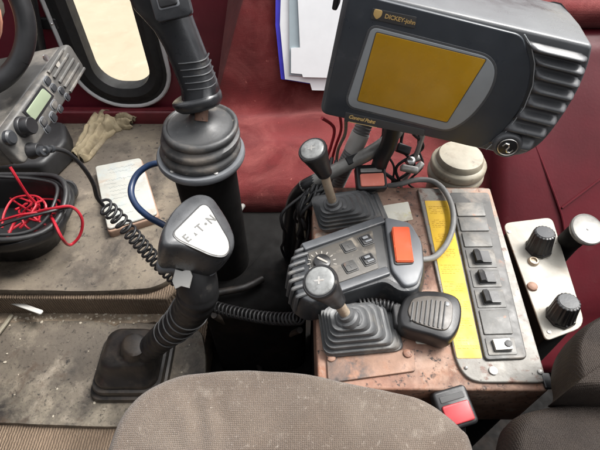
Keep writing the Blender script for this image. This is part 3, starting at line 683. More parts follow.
# ================================================================== JOYSTICK
jc = P(201, 152, .445); jx, jy = jc.x, jc.y
js = thing('joystick', 'tall black joystick with round rubber bellows on a black post', 'joystick', (jx, jy, -.1))
bm = B(); lathe(bm, [(.048, -.099), (.048, .436), (.046, .438)], T(jx, jy, 0), 40); obj('post', bm, 'dark', js)
bm = B(); lathe(bm, [(.054, .436), (.0635, .437), (.065, .440), (.065, .4455), (.0635, .448), (.05, .448)], T(jx, jy, 0), 48); rg = obj('ring', bm, 'lightgrey', js)
for a_ in (-1.05, -2.2, .4, 1.8, 3.0):
    bm = B(); lathe(bm, [(.0035, .448), (.0035, .450), (.001, .451)], T(jx + .0565 * cos(a_), jy + .0565 * sin(a_), 0), 10); obj('screw', bm, 'steel', rg)
bt = P(201, 121, .492); dxy = Vector((bt.x - jx, bt.y - jy))
def lr(r_, z):
    k = max(0, min(1, (z - .448) / .05)); return [(jx + dxy.x * k + r_ * cos(2 * pi * i / 48), jy + dxy.y * k + r_ * sin(2 * pi * i / 48), z) for i in range(48)]
pb = [(.054, .448), (.0575, .450), (.0595, .4545), (.058, .459), (.0545, .461), (.054, .463), (.0565, .465), (.0575, .4695), (.0565, .474), (.0515, .476), (.051, .478), (.0525, .480), (.0545, .4840), (.0535, .488), (.0505, .4900), (.0480, .4895), (.0468, .4875), (.0455, .4870), (.040, .4880), (.032, .4900), (.023, .4935), (.017, .498), (.0135, .504), (.012, .508), (.0095, .509)]
bm = B(); loft(bm, [lr(*k) for k in pb]); obj('bellows', bm, 'stickbellows', js, smooth=50)
j0, j1 = P(203, 105, .516), P(160, -26, .668)
ax = (j1 - j0).normalized()
bm = B(); tube(bm, [P(201, 121, .50), j0 + ax * .004], .0095, 14); obj('shaft', bm, 'rust', js)
MJ = frame(j0, CR, ax)
sec = [(-.004, .016, .016, 0, 0), (-.001, .029, .028, -.003, 0), (.003, .0325, .031, -.004, 0), (.010, .034, .0325, -.005, 0), (.013, .0335, .032, -.005, 0), (.0145, .031, .030, -.004, 0), (.0155, .0265, .026, .002, 0), (.03, .0245, .024, .004, 0), (.06, .0240, .0235, .002, 0), (.085, .0240, .0235, 0, 0), (.105, .0255, .0245, -.003, 0), (.120, .029, .026, -.007, .001), (.134, .034, .028, -.010, .002), (.15, .036, .029, -.010, .002), (.19, .035, .029, -.009, .002), (.21, .027, .023, -.008, .002), (.215, .012, .012, -.008, .002)]
bm = B(); rings = []
for z, a_, b_, dx, dy in sec:
    rings.append([(dx + a_ * math.copysign(abs(cos(2 * pi * i / 36)) ** .8, cos(2 * pi * i / 36)), dy + b_ * math.copysign(abs(sin(2 * pi * i / 36)) ** .8, sin(2 * pi * i / 36)), z) for i in range(36)])
loft(bm, rings, MJ); grip = obj('grip', bm, 'griprubber', js, smooth=60)
for k in range(5):
    z = .028 + k * .0085; bm = B()
    tube(bm, [MJ @ Vector((.0035 + .0243 * math.copysign(abs(cos(a_)) ** .8, cos(a_)), .0239 * math.copysign(abs(sin(a_)) ** .8, sin(a_)), z + .002 * sin(a_ * 2))) for a_ in [radians(-112 + 125 * i / 24) for i in range(25)]], .0011, 6); obj('finger_groove', bm, 'gripline', grip)
# thumb panel on the grip's head
pt_ = PN(171, 3, MJ @ Vector((-.008, -.0275, .15)), (MJ.to_3x3() @ Vector((0, -1, .25)))); nj = (MJ.to_3x3() @ Vector((0, -1, .25))).normalized()
Mj = frame(pt_ + nj * .001, MJ.to_3x3() @ Vector((1, 0, 0)), nj)
bm = B(); prism(bm, rrect(.046, .040, .006, 4, 0, .002), -.006, .003, Mj, .0015); tp = obj('thumb_panel', bm, 'griprubber', grip)
bm = B(); prism(bm, rrect(.022, .016, .003, 4, -.002, .004), .002, .0055, Mj, .0015); obj('thumb_button', bm, 'plastic', tp)
bm = B(); prism(bm, rrect(.026, .020, .003, 4, -.002, .004), .0025, .0036, Mj, .0005); obj('button_ring', bm, 'lightgrey', tp)

# ================================================================== CONSOLE
ZC = .383
def xy(u, v, z=ZC): return tuple(P(u, v, z)[:2])
con = thing('control_console', 'rusty metal control console with a grey switch panel', 'console', (.15, .35, -.1))
base = [xy(318, 389), xy(551, 391), (.293, .512), (.0185, .512)]
bm = B(); prism(bm, rounded(base, .008), .28, ZC, b=.003); obj('top_plate', bm, 'rust', con, label='rusty pinkish metal top')
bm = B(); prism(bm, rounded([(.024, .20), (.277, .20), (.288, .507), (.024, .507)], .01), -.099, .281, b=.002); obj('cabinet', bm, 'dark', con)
# grey panel sheet with a rounded near corner
gp = [xy(417, 190), xy(456, 366), xy(470, 383.5), xy(546, 384), xy(489, 190)]
bm = B(); prism(bm, rounded(gp, [.004, .016, .016, .010, .004]), ZC + .0006, ZC + .0045, b=.0015, bb=0); gpo = obj('panel_sheet', bm, 'greyplate', con, label='grey speckled sheet with rust spots')
zs = ZC + .0045
bm = B(); prism(bm, rounded([xy(424, 203), xy(447, 203), xy(481, 360), xy(456, 360)], .002), zs - .0005, zs + .0006); yl = obj('yellow_decal', bm, 'yellow', con)
# faint lines of print on the decal
bm = B(); e0, e1 = Vector(xy(436, 208)), Vector(xy(468, 354))
for k in range(70):
    p = e0.lerp(e1, (k + .5) / 70)
    if k % 8 in (5, 6, 7): continue
    x_ = -.0125
    while x_ < .010:
        L_ = random.uniform(.0012, .0048)
        if random.random() < .75: prism(bm, rrect(L_, .0009, .0003, 2, p.x + x_ + L_ / 2, p.y), zs + .0008, zs + .0010)
        x_ += L_ + .0012
obj('print', bm, 'decalprint', yl)
# switch panel
sw = [xy(448, 196), xy(487, 196), xy(525, 361), xy(483, 363)]
bm = B(); prism(bm, rounded(sw, .006), zs - .001, zs + .004, b=.0015, bb=0); swp = obj('switch_panel', bm, 'panelgrey', con)
zp = zs + .004
def quadxy(a, z): return [tuple(P(u, v, z)[:2]) for u, v in a]
def lerpuv(s, t):
    l0, l1, r0, r1 = Vector((452, 200)), Vector((487, 358)), Vector((484, 200)), Vector((520, 357))
    return l0.lerp(l1, t).lerp(r0.lerp(r1, t), s)
cells = [(0.02, .105), (.115, .20), (.21, .30)]
def cell(t0, t1, pad=.0):
    return [tuple(lerpuv(.06 + pad, t0)), tuple(lerpuv(.94 - pad, t0)), tuple(lerpuv(.94 - pad, t1)), tuple(lerpuv(.06 + pad, t1))]
for t0, t1 in cells + [(.70, .855)]:
    bm = B(); prism(bm, rounded(quadxy(cell(t0, t1), zp), .002), zp - .001, zp + .0018, b=.0008, bb=0); obj('blank_cover', bm, 'coverplate', swp)
for t0, t1 in ((.315, .43), (.445, .555), (.57, .685), (.875, .985)):
    lower = t0 > .8
    bm = B(); prism(bm, rounded(quadxy(cell(t0, t1), zp), .002), zp - .001, zp + .001, b=.0005, bb=0); sf = obj('switch_frame', bm, 'coverplate', swp)
    qd = [Vector((*p, 0)) for p in quadxy(cell(t0 + .022, t1 - .022, .20), zp)]
    c = sum(qd, Vector()) / 4; ex = ((qd[1] - qd[0]) + (qd[2] - qd[3])).normalized(); w_ = ((qd[1] - qd[0]).length); h_ = (qd[0] - qd[3]).length
    Ms = frame((c.x, c.y, zp), ex, (0, 0, 1))
    bm = B(); prism(bm, rrect(w_ * 1.12, h_ * 1.15, .0015, 3), .0005, .0022, Ms, .0004); obj('switch_well', bm, 'print', sf)
    bm = B(); yv = h_ / 2
    # rocker: raised at one end (left), tipped down at the other
    pf = [(-w_ / 2, .0), (-w_ / 2, .0085), (-w_ * .28, .0095), (-w_ * .05, .0045), (w_ / 2, .0038), (w_ / 2, 0)]
    if lower: pf = [(-w_ / 2, 0), (-w_ / 2, .005), (w_ * .1, .0058), (w_ / 2, .0068), (w_ / 2, 0)]
    loft(bm, [[(x, -yv, z) for x, z in pf], [(x, yv, z) for x, z in pf]], Ms @ T(0, 0, .001)); rk = obj('rocker', bm, 'plastic' if not lower else 'steel', sf)
    if lower:
        bm = B(); lathe(bm, [(.0042, .006), (.0042, .0085), (.002, .009)], Ms @ T(w_ * .33, 0, 0), 14); obj('switch_mark', bm, 'print', rk)
# darker rusted plate with two screws in front
fp = [xy(326, 353), xy(413, 351), xy(415, 372), xy(328, 384)]
bm = B(); prism(bm, rounded(fp, .003), ZC + .0006, ZC + .0035, b=.001, bb=0); rp_ = obj('cover_strip', bm, 'rustplate', con)
for u, v in ((331, 359), (407, 355)):
    p = P(u, v, ZC); bm = B(); lathe(bm, [(.0055, ZC + .003), (.0052, ZC + .0055), (.003, ZC + .0072), (.001, ZC + .0074)], T(p.x, p.y, 0), 16); obj('screw', bm, 'rust', rp_)
for u, v, r_ in ((493, 371, .005), (466, 368, .002), (540, 372, .003)):
    p = P(u, v, zs); bm = B(); lathe(bm, [(r_, zs), (r_, zs + .002), (r_ * .4, zs + .003)], T(p.x, p.y, 0), 14); obj('screw', bm, 'steel', gpo)
# stickers
for pts, l in (([xy(383, 206), xy(408, 202), xy(413, 220), xy(390, 224)], 'worn cream sticker beside the rear lever boot'), ([xy(414, 334), xy(436, 337), xy(437, 345), xy(416, 344)], 'faded yellowish sticker in front of the microphone')):
    bm = B(); prism(bm, rounded(pts, .002), ZC + .0003, ZC + .001); obj('sticker', bm, 'label', con, label=l)
# black foam strip at near right corner
bm = B(); prism(bm, rrect(.010, .018, .002, 3, *xy(546, 382)), ZC + .0005, ZC + .005, b=.001); obj('corner_stop', bm, 'plastic', con)

bm = B(); tube(bm, spline([P(196, 298, .19), P(222, 292, .19), P(246, 287, .19), P(262, 279, .18)], 6), .007, 12)
tag(obj('steel_rod', bm, 'bootrubber', loc=P(222, 292, .18)), 'dirty dark rod lying across the dark gap behind the gear lever', 'rod')
bm = B(); tube(bm, spline([P(231, 232, .19), P(236, 218, .21), P(241, 208, .20), P(246, 203, .15)], 6), .0055, 10)
tag(obj('strap', bm, 'greycable', loc=P(236, 218, .19)), 'short grey strap beside the joystick post below the red seat', 'strap')
for pts in ([(214, 315, .175), (232, 328, .10), (250, 350, -.02), (262, 372, -.08)], [(300, 330, .12), (284, 338, .02), (268, 352, -.05), (240, 362, -.08)]):
    bm = B(); tube(bm, spline([P(*p) for p in pts], 8), .006, 10); tag(obj('gap_hose', bm, 'bootrubber', loc=P(*pts[0])), 'dusty black hose hanging down the gap beside the gear lever' if pts[0][0] < 250 else 'dusty black hose running along the gap beside the console', 'hose')

# ================================================================== LEVER SWITCH BOX on the console
cbx = thing('switch_box', 'dark grey control box with ribbed end and orange rocker switch between two levers', 'control box', (.07, .33, ZC))
zt = .422
def xt(u, v, z=zt): return tuple(P(u, v, z)[:2])
ol = [xt(302, 247), xt(386, 216), xt(412, 223), xt(423, 242), xt(425, 270), xt(420, 290), xt(402, 293), xt(386, 281), xt(312, 304), xt(296, 295), xt(290, 272), xt(293, 255)]
op = rounded(ol, .010, 4)
cx_, cy_ = sum(p[0] for p in op) / len(op), sum(p[1] for p in op) / len(op)
bm = B(); loft(bm, [[(x, y, z) for x, y in inset(op, d)] for d, z in ((-.006, ZC + .001), (-.004, ZC + .03), (-.001, zt - .008), (0, zt - .004), (.0015, zt - .001), (.004, zt), (.03, zt))] if False else [[(cx_ + (x - cx_) * s, cy_ + (y - cy_) * s, z) for x, y in ccw(op)] for s, z in ((1.06, ZC + .001), (1.05, ZC + .02), (1.02, zt - .010), (1.0, zt - .004), (.985, zt - .001), (.965, zt), (.4, zt))])
obj('box_body', bm, 'boxgrey', cbx, smooth=45)
# ribbed end (vertical ribs)
e0, e1 = Vector((*xt(297, 247), 0)), Vector((*xt(301, 303), 0))
ribs = [(304, 245), (298, 251), (294.5, 258), (292, 265.5), (291, 273), (292, 281), (294.5, 288.5), (299, 296)]
for u, v in ribs:
    a = P(u, v, zt + .001); b = P(u + 13, v - 4.5, zt + .0015); d = (a - b).normalized()
    bm = B(); tube(bm, spline([b, a, a + d * .003 + Vector((0, 0, -.005)), a + d * .006 + Vector((0, 0, -.03))], 4), .0026, 8); obj('end_rib', bm, 'bellows', cbx)
# recessed control panel
rec = [xt(306, 252), xt(381, 225), xt(388, 268), xt(316, 296)]
bm = B(); prism(bm, rounded(rec, .003), zt - .001, zt + .0012, b=.0006, bb=0); obj('panel_recess', bm, 'print', cbx)
lab = [xt(308, 254), xt(372, 231), xt(378.5, 269), xt(318, 291)]
bm = B(); prism(bm, rounded(lab, .002), zt + .0005, zt + .0022, b=.0004, bb=0); lp = obj('label_plate', bm, 'labelplate', cbx)
zl = zt + .0022
# raised light grey borders
def bar(bm, a, b, r_, z): tube(bm, [P(*a, z), P(*b, z)], r_, 8)
for a, b in (((303, 249), (383, 221)), ((315, 298), (388, 272))):
    bm = B(); d = (Vector((*xt(*b), 0)) - Vector((*xt(*a), 0))); M_ = frame((*xt(*a), zt), d, (0, 0, 1)); prism(bm, rrect(d.length, .012, .002, 3, d.length / 2, 0), -.001, .0055, M_, .0015, 0); obj('border_bar', bm, 'cheekgrey', cbx)
# dial scale and knob
dc = Vector((*xt(322, 264), zl)); ex = Vector((*xt(372, 231), 0)) - Vector((*xt(308, 254), 0)); Md = frame(dc, ex, (0, 0, 1))
bm = B()
for k in range(11):
    a_ = radians(-30 + 24 * k); prism(bm, rrect(.0012, .004, .0003, 2), 0, .0004, Md @ Matrix.Rotation(a_ - pi / 2, 4, 'Z') @ T(0, .0165, 0))
obj('dial_scale', bm, 'paleprint', lp)
bm = B(); lathe(bm, [(.011, 0), (.0105, .005), (.008, .006), (.002, .0065)], Md, 24); dk = obj('dial_knob', bm, 'plastic', lp)
bm = B(); prism(bm, rrect(.003, .015, .001, 2), .0062, .0075, Md @ Matrix.Rotation(.6, 4, 'Z'), .0005); obj('pointer', bm, 'paleprint', dk)
# four pictogram pushes
for (u, v, kind) in ((348, 248, 0), (366, 241.5, 1), (350, 268, 0), (368, 261, 1)):
    c = Vector((*xt(u, v), zl)); Mk = frame(c, ex, (0, 0, 1))
    bm = B(); prism(bm, rrect(.0175, .017, .002, 3), 0, .0012, Mk, .0004); kb = obj('key_frame', bm, 'print', lp)
    bm = B(); prism(bm, rrect(.0145, .014, .0015, 3), .0009, .0028, Mk, .0006); obj('key', bm, 'panelgrey' if kind == 0 else 'plastic', kb)
    bm = B()
    if kind: 
        prism(bm, rrect(.008, .0042, .001, 3, -.001, .002), .0028, .0055, Mk, .0008); prism(bm, rrect(.0095, .003, .001, 3, .001, -.0035), .0028, .004, Mk, .0005)
    else: prism(bm, rrect(.008, .0012, .0003, 2, 0, .002), .0026, .0031, Mk); prism(bm, rrect(.0012, .008, .0003, 2, 0, 0), .0026, .00315, Mk)
    obj('key_mark', bm, 'lightgrey' if kind else 'print', kb)
# light grey cheek with orange rocker
ck = [xt(384, 219), xt(410, 225), xt(421, 244), xt(423, 268), xt(417, 286), xt(404, 289), xt(391, 272)]
bm = B(); prism(bm, rounded(ck, .007, 5), zt - .001, zt + .006, b=.003, bb=0); chk = obj('switch_cheek', bm, 'lightgrey', cbx)
zc = zt + .006; oq = [tuple(P(u, v, zc)[:2]) for u, v in ((391, 233), (408, 233), (412, 263), (396, 264))]
bm = B(); prism(bm, inset(rounded(oq, .002), -.0022), zc - .001, zc + .002, b=.0008, bb=0); obj('rocker_bezel', bm, 'print', chk)
c = sum((Vector((*p, 0)) for p in oq), Vector()) / 4; ey = Vector((*oq[0], 0)) - Vector((*oq[3], 0)); ln = ey.length; wd = (Vector(oq[1]) - Vector(oq[0])).length
Mo = frame((c.x, c.y, zc + .001), ey, (0, 0, 1)); pf = [(-ln / 2, 0), (-ln / 2, .004), (-ln * .05, .006), (ln / 2, .0125), (ln / 2, 0)]
bm = B(); loft(bm, [[(x, -wd / 2, z) for x, z in pf], [(x, wd / 2, z) for x, z in pf]], Mo); bmesh.ops.bevel(bm, geom=bm.edges[:], offset=.0012, segments=2, affect='EDGES'); obj('orange_rocker', bm, 'orange', chk, label='glossy orange rocker switch')

# ================================================================== TWO CONTROL LEVERS
def lever(name, label, bc, ang, w_, d_, top, rod, k0, k1, group):
    t = thing(name, label, 'control lever', (bc[0], bc[1], ZC), group)
    bm = B(); rings = []; n = 5; ca, sa = cos(ang), sin(ang); zt_ = top.z
    def rr_(s, z, r=.010):
        k = (z - ZC) / (zt_ - ZC); cx0 = bc[0] + (top.x - bc[0]) * k; cy0 = bc[1] + (top.y - bc[1]) * k
        return [(cx0 + x * ca - y * sa, cy0 + x * sa + y * ca, z) for x, y in rrect(w_ * s, d_ * s, r, 4)]
    rings = [rr_(1.0, ZC + .0005), rr_(1.02, ZC + .002), rr_(1.02, ZC + .007)]
    hh = (zt_ - ZC - .012) / n; s = 1.0
    for i in range(n):
        z0 = ZC + .007 + i * hh; s2 = 1.0 - .66 * (i + 1) / n
        rings += [rr_(s, z0 + hh * .1), rr_(s * 1.0, z0 + hh * .55), rr_(s * .97, z0 + hh * .9), rr_((s * .45 + s2 * .55), z0 + hh * .72), rr_(s2 * 1.0, z0 + hh * .78)]; s = s2
    rings += [rr_(s, zt_ - .005, .008), rr_(s * .9, zt_ - .003, .008)]
    loft(bm, rings); obj('boot', bm, 'bellows', t, smooth=40)
    bm = B(); dr = (rod - top).normalized(); Mc = frame(top - dr * .006, CR, dr); lathe(bm, [(.0135, -.002), (.0125, .004), (.0095, .006), (.009, .012), (.007, .0125)], Mc, 20); obj('collar', bm, 'bellows', t)
    bm = B(); tube(bm, [top - dr * .003, rod, k0 + (k1 - k0) * .1], .0062, 14); obj('rod', bm, 'rod', t)
    Lk = (k1 - k0).length; Mk = frame(k0, CR, k1 - k0)
    bm = B(); lathe(bm, [(.0075, 0), (.010, .002), (.0108, Lk * .2), (.0135, Lk * .5), (.0165, Lk * .8), (.018, Lk * .92), (.018, Lk * .97), (.0168, Lk), (.0155, Lk), (.0152, Lk - .0012), (.005, Lk - .0012)], Mk, 36); kn = obj('knob', bm, 'plastic', t, smooth=50)
    bm = B(); lathe(bm, [(.0150, Lk - .001), (.0150, Lk + .0002), (.0135, Lk + .0012), (.008, Lk + .002), (.002, Lk + .0023)], Mk, 36); obj('knob_cap', bm, 'knobtop', kn, smooth=60)
    bm = B(); prism(bm, rrect(.010, .0018, .0005, 2), Lk + .0018, Lk + .0024, Mk); prism(bm, rrect(.0018, .008, .0005, 2), Lk + .0016, Lk + .0025, Mk); obj('cap_mark', bm, 'steel', kn)
ang = math.atan2(xy(383, 215)[1] - xy(318, 225)[1], xy(383, 215)[0] - xy(318, 225)[0])
lever('control_lever', 'control lever behind the switch box, black knob leaning over the red seat', (.0775, .462), ang, .098, .070, P(333, 203, .428), P(327, 184, .468), P(325, 174, .483), P(312, 149, .533), 'levers either side of the switch box')
lever('control_lever', 'control lever in front of the switch box, knob covering the box dial', (.075, .266), ang * .5, .092, .066, P(347, 316, .428), P(338, 303, .452), P(337, 301, .458), P(319.5, 281, .520), 'levers either side of the switch box')

# ================================================================== MICROPHONE
mic = thing('hand_microphone', 'black hand microphone with a slotted brownish face lying on the console', 'microphone', (.16, .28, ZC))
zm = .414
mo = [P(u, v, zm)[:2] for u, v in ((399, 312), (405, 297), (418, 291), (440, 291), (456, 296), (462, 306), (461, 322), (456, 334), (447, 340), (430, 335), (408, 329), (400, 324))]
mo = ccw([tuple(p)[:2] for p in spline([Vector((*p, 0)) for p in mo], 4, True)]); mcx, mcy = sum(p[0] for p in mo) / len(mo), sum(p[1] for p in mo) / len(mo)
def mr(s, z): return [(mcx + (x - mcx) * s, mcy + (y - mcy) * s, z) for x, y in mo]
bm = B(); loft(bm, [mr(.80, ZC + .002), mr(.92, ZC + .004), mr(1.0, ZC + .012), mr(1.02, zm - .010), mr(1.0, zm - .004), mr(.96, zm), mr(.90, zm + .0015), mr(.3, zm + .0015)]); obj('mic_body', bm, 'plastic', mic, smooth=50)
mf = [P(u, v, zm + .002)[:2] for u, v in ((407, 312), (412, 299), (424, 296), (445, 297), (453, 304), (452, 322), (447, 331), (436, 330), (412, 322))]
mf = rounded([tuple(p)[:2] for p in mf], .006)
MT['micface'] = mat('mic_face', (.055, .047, .040), .45, var=.25, layers=(((.16, .13, .10), 30, .54, .85),), bump=.05)
bm = B(); prism(bm, mf, zm + .0005, zm + .0035, b=.001, bb=0); mfo = obj('mic_face', bm, 'micface', mic)
for k in range(8):
    u0, u1 = 410 + k * 4.6 + 2, 408 + k * 4.5 + 3
    vt = 298 + abs(k - 4) * .6; vb = 322 + k * 1.2
    bm = B(); a, b = P(u0 + 1.5, vt + 2, zm + .0038), P(u1, vb - 1.5, zm + .0038); tube(bm, [a, b], .0011, 6); obj('mic_slot', bm, 'print', mfo)
bm = B(); c = P(447, 304, zm + .0036); lathe(bm, [(.0028, 0), (.0028, .0008), (.001, .001)], T(*c), 14); obj('mic_badge', bm, 'lightgrey', mfo)
bm = B(); c0 = P(400, 318, zm - .016); prism(bm, rrect(.012, .03, .004, 3, c0.x - .003, c0.y), ZC + .006, zm - .006, b=.002); obj('talk_key', bm, 'rubber', mic)

# ================================================================== CABLES
def cable(name, pts, r, m, label, cat='cable', n=10, seg=10, group=None):
    bm = B(); tube(bm, spline(pts, n), r, seg); return tag(obj(name, bm, m, loc=pts[0], smooth=60), label, cat, group)
cable('grey_cable', [P(410, 258, .415), P(424, 259.5, .412), P(436, 256, .405), P(447, 243, .397), P(453, 225, .396), P(452, 207, .397), P(444, 190, .395), P(432, 181, .392), P(416, 180, .39), P(400, 184, .386), P(388, 186, .38)], .0042, 'greycable', 'grey cable arching from the switch box over the yellow decal')
cable('navy_hose', [P(178, 158, .33), P(163, 162, .33), P(148, 166, .325), P(136, 176, .315), P(131, 191, .305), P(136, 205, .30), P(149, 217, .30), P(165, 226, .30), P(185, 240, .29), P(205, 262, .27)], .0058, 'navy', 'dark blue hose curving from the joystick post behind the gear lever head', 'hose')
bm = B()
lead = spline([jack, P(42, 151, .575), P(55, 149, .565), P(68, 153, .55), P(82, 166, .52), P(93, 183, .48), P(97, 197, .45), P(103, 205, .425)], 8)
tube(bm, lead, .0027, 8)
cp_ = spline([P(103, 205, .425), P(116, 216, .40), P(130, 232, .37), P(146, 250, .33), P(162, 267, .29), P(178, 282, .25), P(186, 290, .235)], 10)
tube(bm, coil_pts(cp_, lambda t: .0105 - .001 * t, 19, 14, phase=1.5), .0021, 7)
mid = spline([P(186, 290, .235), P(198, 300, .22), P(206, 304, .22)], 6); tube(bm, mid, .0024, 8)
cq = spline([P(206, 304, .22), P(230, 311, .24), P(260, 317, .27), P(285, 319, .30), P(301, 318, .325)], 10)
tube(bm, coil_pts(cq, .0085, 24, 12), .0019, 7)
tube(bm, spline([P(301, 318, .325), P(307, 312, .34), P(311, 306, .395), P(325, 304, .40), P(360, 304, .392)], 8), .0024, 8)
cr_ = spline([P(360, 304, .395), P(375, 303.5, .397), P(390, 306, .40), P(399, 310, .402)], 8); tube(bm, coil_pts(cr_, .0055, 10, 12), .0017, 7)
cd = tag(obj('coiled_cord', bm, 'rubber', loc=jack, smooth=60), 'black coiled microphone cord running from the radio to the console', 'cord')
for k in range(5):
    i = 2 + k * 3; bm = B(); tan = (lead[i + 1] - lead[i - 1]).normalized(); lathe(bm, [(.003, -.002), (.0062 - k * .0005, -.0015), (.0062 - k * .0005, .0015), (.003, .002)], frame(lead[i], CR, tan), 14); obj('strain_relief', bm, 'boxgrey', cd)

# things behind the console under the monitor
cz = .40
cable('red_cable', [P(322, 118, .50), P(334, 128, .47), P(331, 146, .43), P(326, 160, .40), P(322, 180, .33)], .0024, 'redwire', 'red cable hanging from the monitor beside the grey conduit')
cable('red_cable', [P(340, 116, .50), P(341, 130, .46), P(335, 148, .42), P(331, 164, .38), P(328, 182, .32)], .0022, 'redwire', 'thin red cable touching the grey conduit below the monitor')
cable('tan_cable', [P(346, 118, .50), P(345, 134, .45), P(338, 150, .41), P(336, 168, .37), P(334, 184, .32)], .0026, 'cream', 'thin tan cable between the red cables and the grey conduit')
con2 = thing('corrugated_conduit', 'grey corrugated conduit with a white wrapped label', 'conduit', P(346, 176, .33))
pth = spline([P(368, 112, .47), P(362, 130, .45), P(354, 148, .42), P(344, 168, .38), P(336, 186, .33)], 24)
bm = B(); tube(bm, pth, [.0125 + .0014 * (i % 3 == 0) for i in range(len(pth))], 18); obj('conduit_sleeve', bm, 'greycable', con2, smooth=40)
i0, i1 = 28, 52; bm = B(); tube(bm, pth[i0:i1], .0145, 20); lb = obj('wrapped_label', bm, 'white', con2)
# monitor arm
# dirty metal handle bar under lever knob
hb_ = thing('brake_handle', 'scuffed metal handle bar with a black bent end behind the rear lever', 'handle', P(330, 175, .33))
hp = [P(398, 130, .45), P(386, 142, .445), P(368, 154, .435), P(346, 165, .42), P(322, 177, .405), P(303, 187, .385)]
bm = B(); tube(bm, spline(hp, 8), [.0105] * 41, 16); obj('bar', bm, 'alu', hb_)
bm = B(); tube(bm, spline([hp[-2], hp[-1], P(293, 200, .34), P(290, 218, .30), P(288, 238, .25), P(290, 258, .17)], 8), [.0098] * 41, 14); obj('sleeve', bm, 'plastic', hb_)
cable('black_hose', [P(305, 190, .33), P(296, 205, .30), P(292, 225, .26), P(296, 250, .20), P(297, 280, .1)], .008, 'bootrubber', 'black hose hanging down left of the console', 'hose')
cable('black_hose', [P(318, 178, .35), P(309, 196, .33), P(303, 214, .29), P(302, 236, .24), P(306, 256, .18)], .0065, 'bellows', 'thinner black hose between console and brake handle', 'hose')
random.seed(21)
tl = [('thin black wire in the tangle left of the console', 'rubber', .0026), ('thin black wire in the tangle left of the console', 'plastic', .0036), ('thin pale wire in the tangle left of the console', 'cream', .0018)]
for k in range(12):
    l, m_, r_ = tl[0 if k < 5 else 1 if k < 10 else 2]
    u0 = random.uniform(322, 340); pts = [P(u0, random.uniform(158, 172), .40)]
    us = random.uniform(287, 308); ue = us + random.uniform(-8, 6)
    for q_ in range(1, 9):
        f = q_ / 8; g_ = min(1, f * 3); pts.append(P(u0 * (1 - g_) + (us + (ue - us) * f) * g_ + random.uniform(-5, 5), 172 + 95 * f + random.uniform(-7, 7), .405 - .03 * f - .20 * f * f))
    cable('thin_wire', pts, r_, m_, l, 'wire', 8, 7, 'wires tangled left of the console')
for k in range(6):
    u0 = random.uniform(380, 420); pts = [P(u0, random.uniform(126, 134), .455), P(u0 + random.uniform(-10, 10), 148, .43), P(u0 + random.uniform(-16, 12), 166, .405), P(u0 + random.uniform(-24, 10), 182, .375), P(u0 + random.uniform(-20, 10), 190, .33)]
    cable('thin_wire', pts, random.choice((.0018, .0024)), random.choice(('rubber', 'rubber', 'plastic')), 'thin dark wire hanging below the monitor beside the silver clamp', 'wire', 8, 7, 'wires hanging below the monitor')
for (u, v, z, a_) in ((352, 160, .425, .5), (402, 150, .425, -.4)):
    bm = B(); M_ = frame(P(u, v, z), (cos(a_), sin(a_), 0), (.1, -.6, .8)); box(bm, .022, .013, .012, M_, .002); cb_ = obj('wire_connector', bm, 'rubber' if u < 400 else 'boxgrey', loc=P(u, v, z))
    tag(cb_, 'small black wire connector on the brake handle below the monitor' if u < 400 else 'small dark connector beside the silver clamp rod', 'connector')
# seat belt buckles
def buckle(c, xd, n, w_, l_, label, bmn):
    t = thing('belt_buckle', label, 'seat belt buckle', c, 'seat belt buckles')
    Mb_ = frame(c, xd, n)
    bm = B(); prism(bm, rrect(w_, l_, .005, 4), -.012, .006, Mb_, .003); hs = obj('buckle_housing', bm, 'plastic', t)
    bm = B(); prism(bm, rrect(w_ * .78, l_ * .50, .0025, 3, 0, -l_ * .14), .004, .0095, Mb_, .0012); obj('release_button', bm, bmn, t)
    bm = B(); prism(bm, rrect(w_ * .7, l_ * .16, .001, 3, 0, l_ * .26), .004, .0068, Mb_, .0006); obj('tongue_slot', bm, 'steel' if bmn == 'redbutton' else 'print', t)
    bm = B(); tube(bm, [Mb_ @ Vector((0, -l_ * .4, -.006)), Mb_ @ Vector((0, -l_ * .9, -.03)), Mb_ @ Vector((0, -l_ * 1.2, -.09))], .008, 8); obj('belt_stalk', bm, 'rubber', t)
buckle(P(371, 178, .41), (1, .07, .0), (0.05, -.45, .9), .046, .040, 'black seat belt buckle with pale red button behind the console', 'redbutton')
buckle(P(454, 408, .375), (1, .25, .1), (.0, -.25, .95), .040, .042, 'seat belt buckle with dark red button between the two seats', 'redbutton2')
# silver clamp with tangle
cl_ = thing('silver_clamp', 'small silver clamp on a thin rod below the monitor', 'clamp', P(412, 172, .38))
bm = B(); tube(bm, [P(425, 128, .46), P(418, 150, .43), P(409, 172, .39), P(400, 186, .36)], .0042, 8); obj('clamp_rod', bm, 'steel', cl_)
for (u, v, w_, a_) in ((413, 160, .024, .3), (408, 170, .028, -.2), (417, 168, .018, .9)):
    bm = B(); box(bm, w_, .010, .012, frame(P(u, v, .405), (cos(a_), sin(a_), 0), (.1, -.5, .8)), .003); obj('clamp_jaw', bm, 'steel', cl_)
bm = B(); lathe(bm, [(.007, 0), (.007, .012), (.004, .014)], frame(P(409, 162, .41), CR, (.1, -.6, .8)), 6); obj('clamp_nut', bm, 'chrome', cl_)
# cream canister below the monitor
cn = P(464, 174, .40); can = thing('cream_canister', 'cream coloured round canister standing behind the console below the monitor', 'canister', (cn.x, cn.y + .03, -.1))
Mc = T(cn.x, cn.y + .032, 0)
bm = B(); lathe(bm, [(.039, -.099), (.039, .364), (.041, .367)], Mc, 40); obj('canister_body', bm, 'cream', can)
bm = B(); lathe(bm, [(.042, .366), (.0445, .368), (.0455, .374), (.0445, .380), (.0415, .382), (.0415, .385), (.044, .387), (.044, .396), (.042, .399), (.037, .401), (.036, .408), (.034, .411), (.015, .412)], Mc, 40); obj('canister_lid', bm, 'cream', can, smooth=50)

